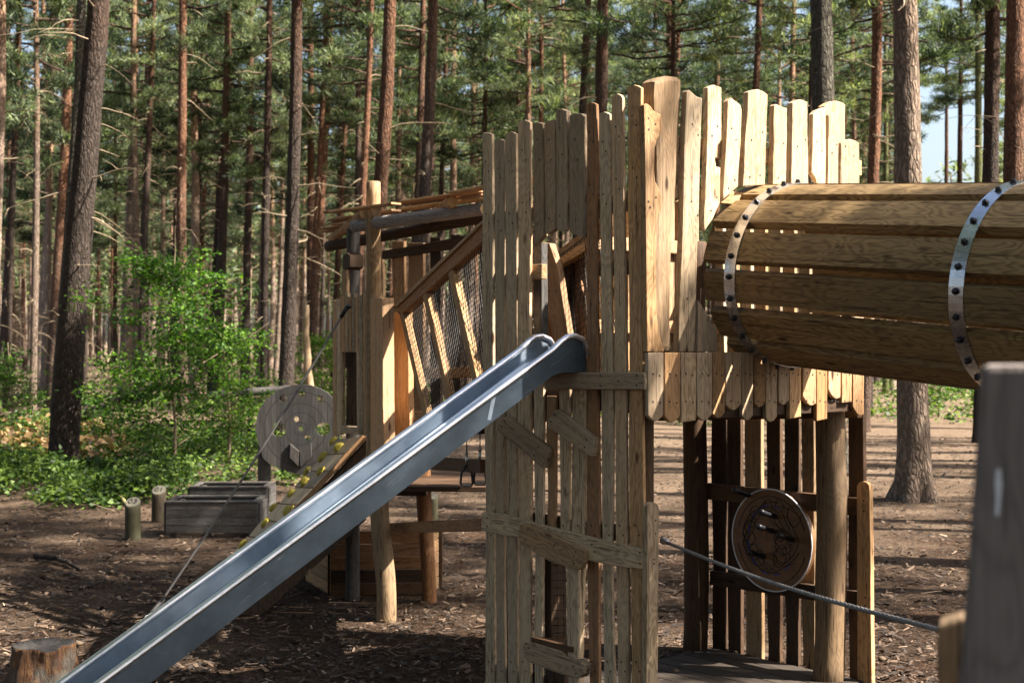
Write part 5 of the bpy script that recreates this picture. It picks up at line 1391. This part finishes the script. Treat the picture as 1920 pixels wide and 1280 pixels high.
def far_wood():
    rng = np.random.default_rng(8); rr = random.Random(8); mb = MB(); C = []
    for i in range(720):
        y = rr.uniform(126, 240); px = rr.uniform(-150, 2070); x = (px-960)/F*y; r = rr.uniform(0.14, 0.26); H = rr.uniform(14, 18.5); ln = rr.uniform(-.02, .04)
        mb.tube([Vector((x, y, -0.3)), Vector((x+ln*H/2, y, H/2)), Vector((x+ln*H, y, H))], [r, r*.75, r*.3], 5, caps=False)
        nb = 130; z = rr.uniform(6, 8)+(H-7)*rng.random(nb); a = rng.random(nb)*6.28; q = 2.2*np.sqrt(rng.random(nb))*(1.15-(z-6)/(H+4))
        C.append(np.stack([x+q*np.cos(a), y+q*np.sin(a), z], 1))
    C = np.repeat(np.concatenate(C), 3, 0); C = C+rng.normal(size=C.shape)*0.3
    root = link('distant_wood', cloud('distant_wood', leaves(C, 0.75, rng, flat=0.5, aspect=0.35), 4, M['needles']))
    tag(root, 'hazy mass of far trees closing the view between the trunks', 'far wood', kind='stuff')
    mb.build('trunk_mass', [M['bark_lit']], root)['kind'] = 'stuff'
far_wood()

# unseen pines added off to the right, crowns placed to cast the dappled shade
SHADE = [(10.9, 2.2, 9.5, 1.0), (13.6, 3.2, 9.0, 1.1), (15.2, 0.2, 9.0, 1.1), (9.2, 4.95, 7.6, 0.85), (12.6, 8.8, 8.0, 0.72), (8.2, 10.1, 9.5, 0.75), (11.5, 10.4, 10.5, 0.8), (10.0, 13.0, 10.5, 0.7), (8.4, 16.5, 9.5, 1.1), (13.0, 24, 10.5, 0.7), (6.6, 13.6, 10.5, 0.75), (14.5, 27, 10, 0.7), (7.2, -1.5, 9.5, 1.0), (14.8, 15.0, 12.5, 0.5), (17.5, 20.5, 12, 0.5), (11.5, 24.0, 13, 0.45), (19.0, 25.5, 12, 0.55), (15.0, 31.0, 12, 0.6), (20.0, 34.0, 11, 0.6), (9.8, 22.2, 13, 0.4), (16.0, 13.8, 12.5, 0.45), (20.5, 16.0, 11, 0.6), (22.5, 21.0, 11, 0.6), (24.0, 27.0, 11, 0.7), (26.5, 18.5, 10, 0.7)]
for i, (x, y, cb, cs) in enumerate(SHADE):
    place(x, y, 1.1, i % 10, i % 4, i*1.3, 'unseen pine added beyond the right edge to shade the play area', 'unseen pines added beyond the right edge', cb, cs=cs)

# unseen pines added behind and left of the viewer to close off the sky
rb = random.Random(77); nb2 = 0; spots = []
while nb2 < 46:
    x = rb.uniform(-24, 20); y = rb.uniform(-20, 34)
    if y > -3 and x > -0.40*max(y, 0)-4.2: continue
    if x > 3 and y > -4: continue
    if x*x+y*y < 16 or any((x-a)**2+(y-b_)**2 < 10 for a, b_ in spots): continue
    spots.append((x, y)); nb2 += 1
    place(x, y, 1.1, nb2 % 10, nb2 % 6, nb2*1.7, 'unseen pine added behind or left of the viewer to close off the sky', 'unseen pines added around the viewer', 6.5+rb.random()*2, cs=1.7)

# ------------------------------------------------------------------ shrub
def shrub(cx_, Z, h, rw, nleaf, size, label, seed, name='leafy_shrub', base=0.0):
    rng = np.random.default_rng(seed); rr = random.Random(seed); z0 = gz(cx_, Z)
    e = empty(name, (cx_, Z, z0), label, 'shrub'); mb = MB(); C = []
    for i in range(34):
        f = rr.random(); z = h*(0.10+0.72*f); az = rr.random()*6.283; L = rw*(0.45+0.75*math.sin(math.pi*min(1, 0.18+f*0.85)))*rr.uniform(0.6, 1.1)
        p = Vector((0.06*math.sin(z*2), 0.05*math.cos(z*2), z)); d = Vector((math.cos(az), math.sin(az)*0.8, rr.uniform(0.1, 0.7))); pts = []
        for j in range(6): pts.append(p.copy()); d += Vector((rr.uniform(-.2, .2), rr.uniform(-.2, .2), rr.uniform(-.12, .1))); p = p+d.normalized()*L/5
        mb.tube(pts, [0.012*(1-0.15*j) for j in range(6)], 4, caps=False)
        for q in range(int(nleaf/34/16)):
            t = 0.15+0.85*rr.random(); k = min(4, int(t*5)); a = pts[k].lerp(pts[k+1], t*5-k); v = Vector((rr.gauss(0, .10), rr.gauss(0, .10), rr.gauss(0, .07)))*rw
            C += [tuple(a+v)]*16
    mb.tube([Vector((0.06*math.sin(h*j/10*2), 0.05*math.cos(h*j/10*2), h*j/10)) for j in range(11)], [0.032*(1-0.08*j) for j in range(11)], 7)
    C = np.array(C)+rng.normal(size=(len(C), 3))*np.array([0.12, 0.12, 0.035])
    W = Matrix.Translation((cx_, Z, z0)); me = mb.mesh('stem', [M['twig']]); link('stem', me, e, W)
    link('foliage', cloud('foliage', leaves(C, size, rng), 4, M['leaves']), e, W)
    return e
c = P(322, 640, 23.5); shrub(c.x, 23.5, 4.1, 1.7, 11000, 0.068, 'tall bright green leafy shrub in the left middle, in front of the pines', 31)
c = P(425, 640, 25.0); shrub(c.x, 25.0, 3.0, 0.9, 5500, 0.06, 'smaller green sapling leaning against the right side of the tall shrub', 32)
c = P(205, 640, 29); shrub(c.x, 29, 2.2, 0.9, 2400, 0.065, 'loose green sapling between the thick pine and the tall shrub', 33)
c = P(20, 640, 33); shrub(c.x, 33, 2.2, 1.0, 3000, 0.07, 'dusky green bush at the far left edge', 34)
c = P(1760, 640, 41); shrub(c.x, 41, 1.5, 1.6, 3200, 0.085, 'low sunny green bush seen under the tunnel at the right', 35)
c = P(600, 640, 46); shrub(c.x, 46, 2.6, 1.5, 3400, 0.09, 'bright green bush far behind the round board', 36)

# ------------------------------------------------------------------ undergrowth, bracken, litter
def px_of(x, y): return 960+F*x/y
def scatter(n, ymin, ymax, pxa, pxb, seed, dens):
    rng = np.random.default_rng(seed); y = ymin*(ymax/ymin)**rng.random(n); px = rng.uniform(pxa, pxb, n); x = (px-960)/F*y
    keep = np.array([dens(a, b_, c_) > rng.random() for a, b_, c_ in zip(x, y, px)]); return x[keep], y[keep]
def d_green(x, y, px):
    n1 = noise.noise(Vector((x*0.35, y*0.22, 2)))+0.4*noise.noise(Vector((x*1.3, y*0.9, 7)))
    edge = 19.0+2.0*noise.noise(Vector((x*0.8, 0, 4)))+1.8*noise.noise(Vector((x*2.7, y*1.5, 6)))
    if px < 640:
        if px > 480: edge = 21.5
        if px > 560: edge = 30
        if y < edge: return 0
        if 33 < y < 38 and px > 30: return 0.08
        return 0.75 if n1 > -0.12 else 0.12
    if px > 1200: return 0 if y < 37 else (0.9 if n1 > -0.1 else 0.25)
    return 0 if y < 38 else (0.7 if n1 > -0.1 else 0.2)
def herb(name, n, per, size, hmax, seed, dens, m, args, h0=0.03):
    x, y = scatter(n, *args, seed, dens); rng = np.random.default_rng(seed+1)
    zg = np.array([gz(a, b_) for a, b_ in zip(x, y)]); hh = np.array([max(0.06, 0.5+1.5*noise.noise(Vector((a*0.7, b_*0.5, 9)))) for a, b_ in zip(x, y)])*hmax
    z = zg+h0+hh*rng.random(len(x))**0.6
    C = np.repeat(np.stack([x, y, z], 1), per, 0)+rng.normal(size=(len(x)*per, 3))*np.array([size*1.4, size*1.4, size*0.6])
    o = link(name, cloud(name, leaves(C, size, rng, flat=0.35), 4, M[m])); return o
tag(herb('undergrowth', 15000, 8, 0.075, 0.42, 51, d_green, 'herb', (18.5, 34, -40, 700)), 'low leafy green undergrowth covering the bank at left', 'undergrowth', kind='stuff')
tag(herb('undergrowth', 9000, 7, 0.13, 0.55, 61, d_green, 'herb', (32, 95, -60, 2000)), 'sunny green undergrowth on the floor of the wood far back', 'undergrowth', kind='stuff')
def d_brk(x, y, px): return 0.9 if noise.noise(Vector((x*0.5, y*0.4, 12))) > -0.05 else 0.1
tag(herb('dry_bracken', 1200, 7, 0.16, 0.32, 71, d_brk, 'bracken', (25, 36, -40, 215)), 'straw brown dry bracken around the thick pine at left', 'bracken', kind='stuff')
def d_lit(x, y, px): return 1.0
# bark chips and twigs on the mulch
def chips():
    rng = np.random.default_rng(77); n = 52000
    y = 6.6*(34/6.6)**(rng.random(n)**1.15); px = rng.uniform(-60, 1980, n); x = (px-960)/F*y
    zg = np.array([gz(a, b_) for a, b_ in zip(x, y)])
    L = (0.008+0.030*rng.random((n, 1))**2.2)*(1+0.02*y[:, None]); Wd = L*(0.16+0.3*rng.random((n, 1)))
    az = rng.random(n)*6.283; d = np.stack([np.cos(az), np.sin(az), rng.normal(size=n)*0.22], 1); d = unit(d)
    s = np.stack([-np.sin(az), np.cos(az), rng.normal(size=n)*0.35], 1); s = unit(s)
    c = np.stack([x, y, zg+0.014+0.012*rng.random(n)], 1)
    V = np.stack([c-d*L-s*Wd*0.6, c+d*L-s*Wd, c+d*L*0.9+s*Wd, c-d*L*0.8+s*Wd*0.8], 1).reshape(-1, 3)
    m, nn_, b = mat('bark_chips'); geo = nd(nn_, 'ShaderNodeNewGeometry')
    c_ = ramp(nn_, geo.outputs['Random Per Island'], [(0.0, (0.010, 0.007, 0.005)), (0.6, (0.045, 0.028, 0.018)), (0.95, (0.11, 0.072, 0.046)), (1.0, (0.24, 0.18, 0.13))])
    nn_.links.new(c_, b.inputs['Base Color']); b.inputs['Roughness'].default_value = 0.95
    tag(link('bark_chips', cloud('bark_chips', V, 4, m)), 'brown bark chips and needles littering the ground', 'bark chips', kind='stuff')
chips()
def litter():
    rr = random.Random(91); mb = MB()
    for i in range(420):
        y = 7+26*rr.random()**1.3; px = rr.uniform(-20, 1940); x = (px-960)/F*y; a = rr.random()*3.14; L = rr.uniform(0.05, 0.28); z = gz(x, y)+0.015
        d = Vector((math.cos(a), math.sin(a), rr.uniform(-.04, .12)))*L; k = Vector((rr.uniform(-.2, .2), rr.uniform(-.2, .2), 0.05))*L
        mb.tube([Vector((x, y, z)), Vector((x, y, z))+d*0.5+k, Vector((x, y, z))+d], [0.005, 0.004, 0.002], 4, caps=False)
    for i in range(150):
        y = 7+24*rr.random()**1.2; px = rr.uniform(-20, 1940); x = (px-960)/F*y; z = gz(x, y)+0.03; r = rr.uniform(0.016, 0.026)
        mb.tube([Vector((x-r, y, z)), Vector((x-r*.5, y, z)), Vector((x+r*.4, y, z)), Vector((x+r*1.5, y, z))], [r*.4, r, r*.9, r*.2], 7)
    tag(mb.build('twig_litter', [M['twigdark']]), 'small dead twigs and cones strewn over the mulch', 'twigs', kind='stuff')
M['twigdark'] = plain('dark_dead_twig', (0.10, 0.068, 0.042), 0.9)
litter()
bpy.context.view_layer.update()
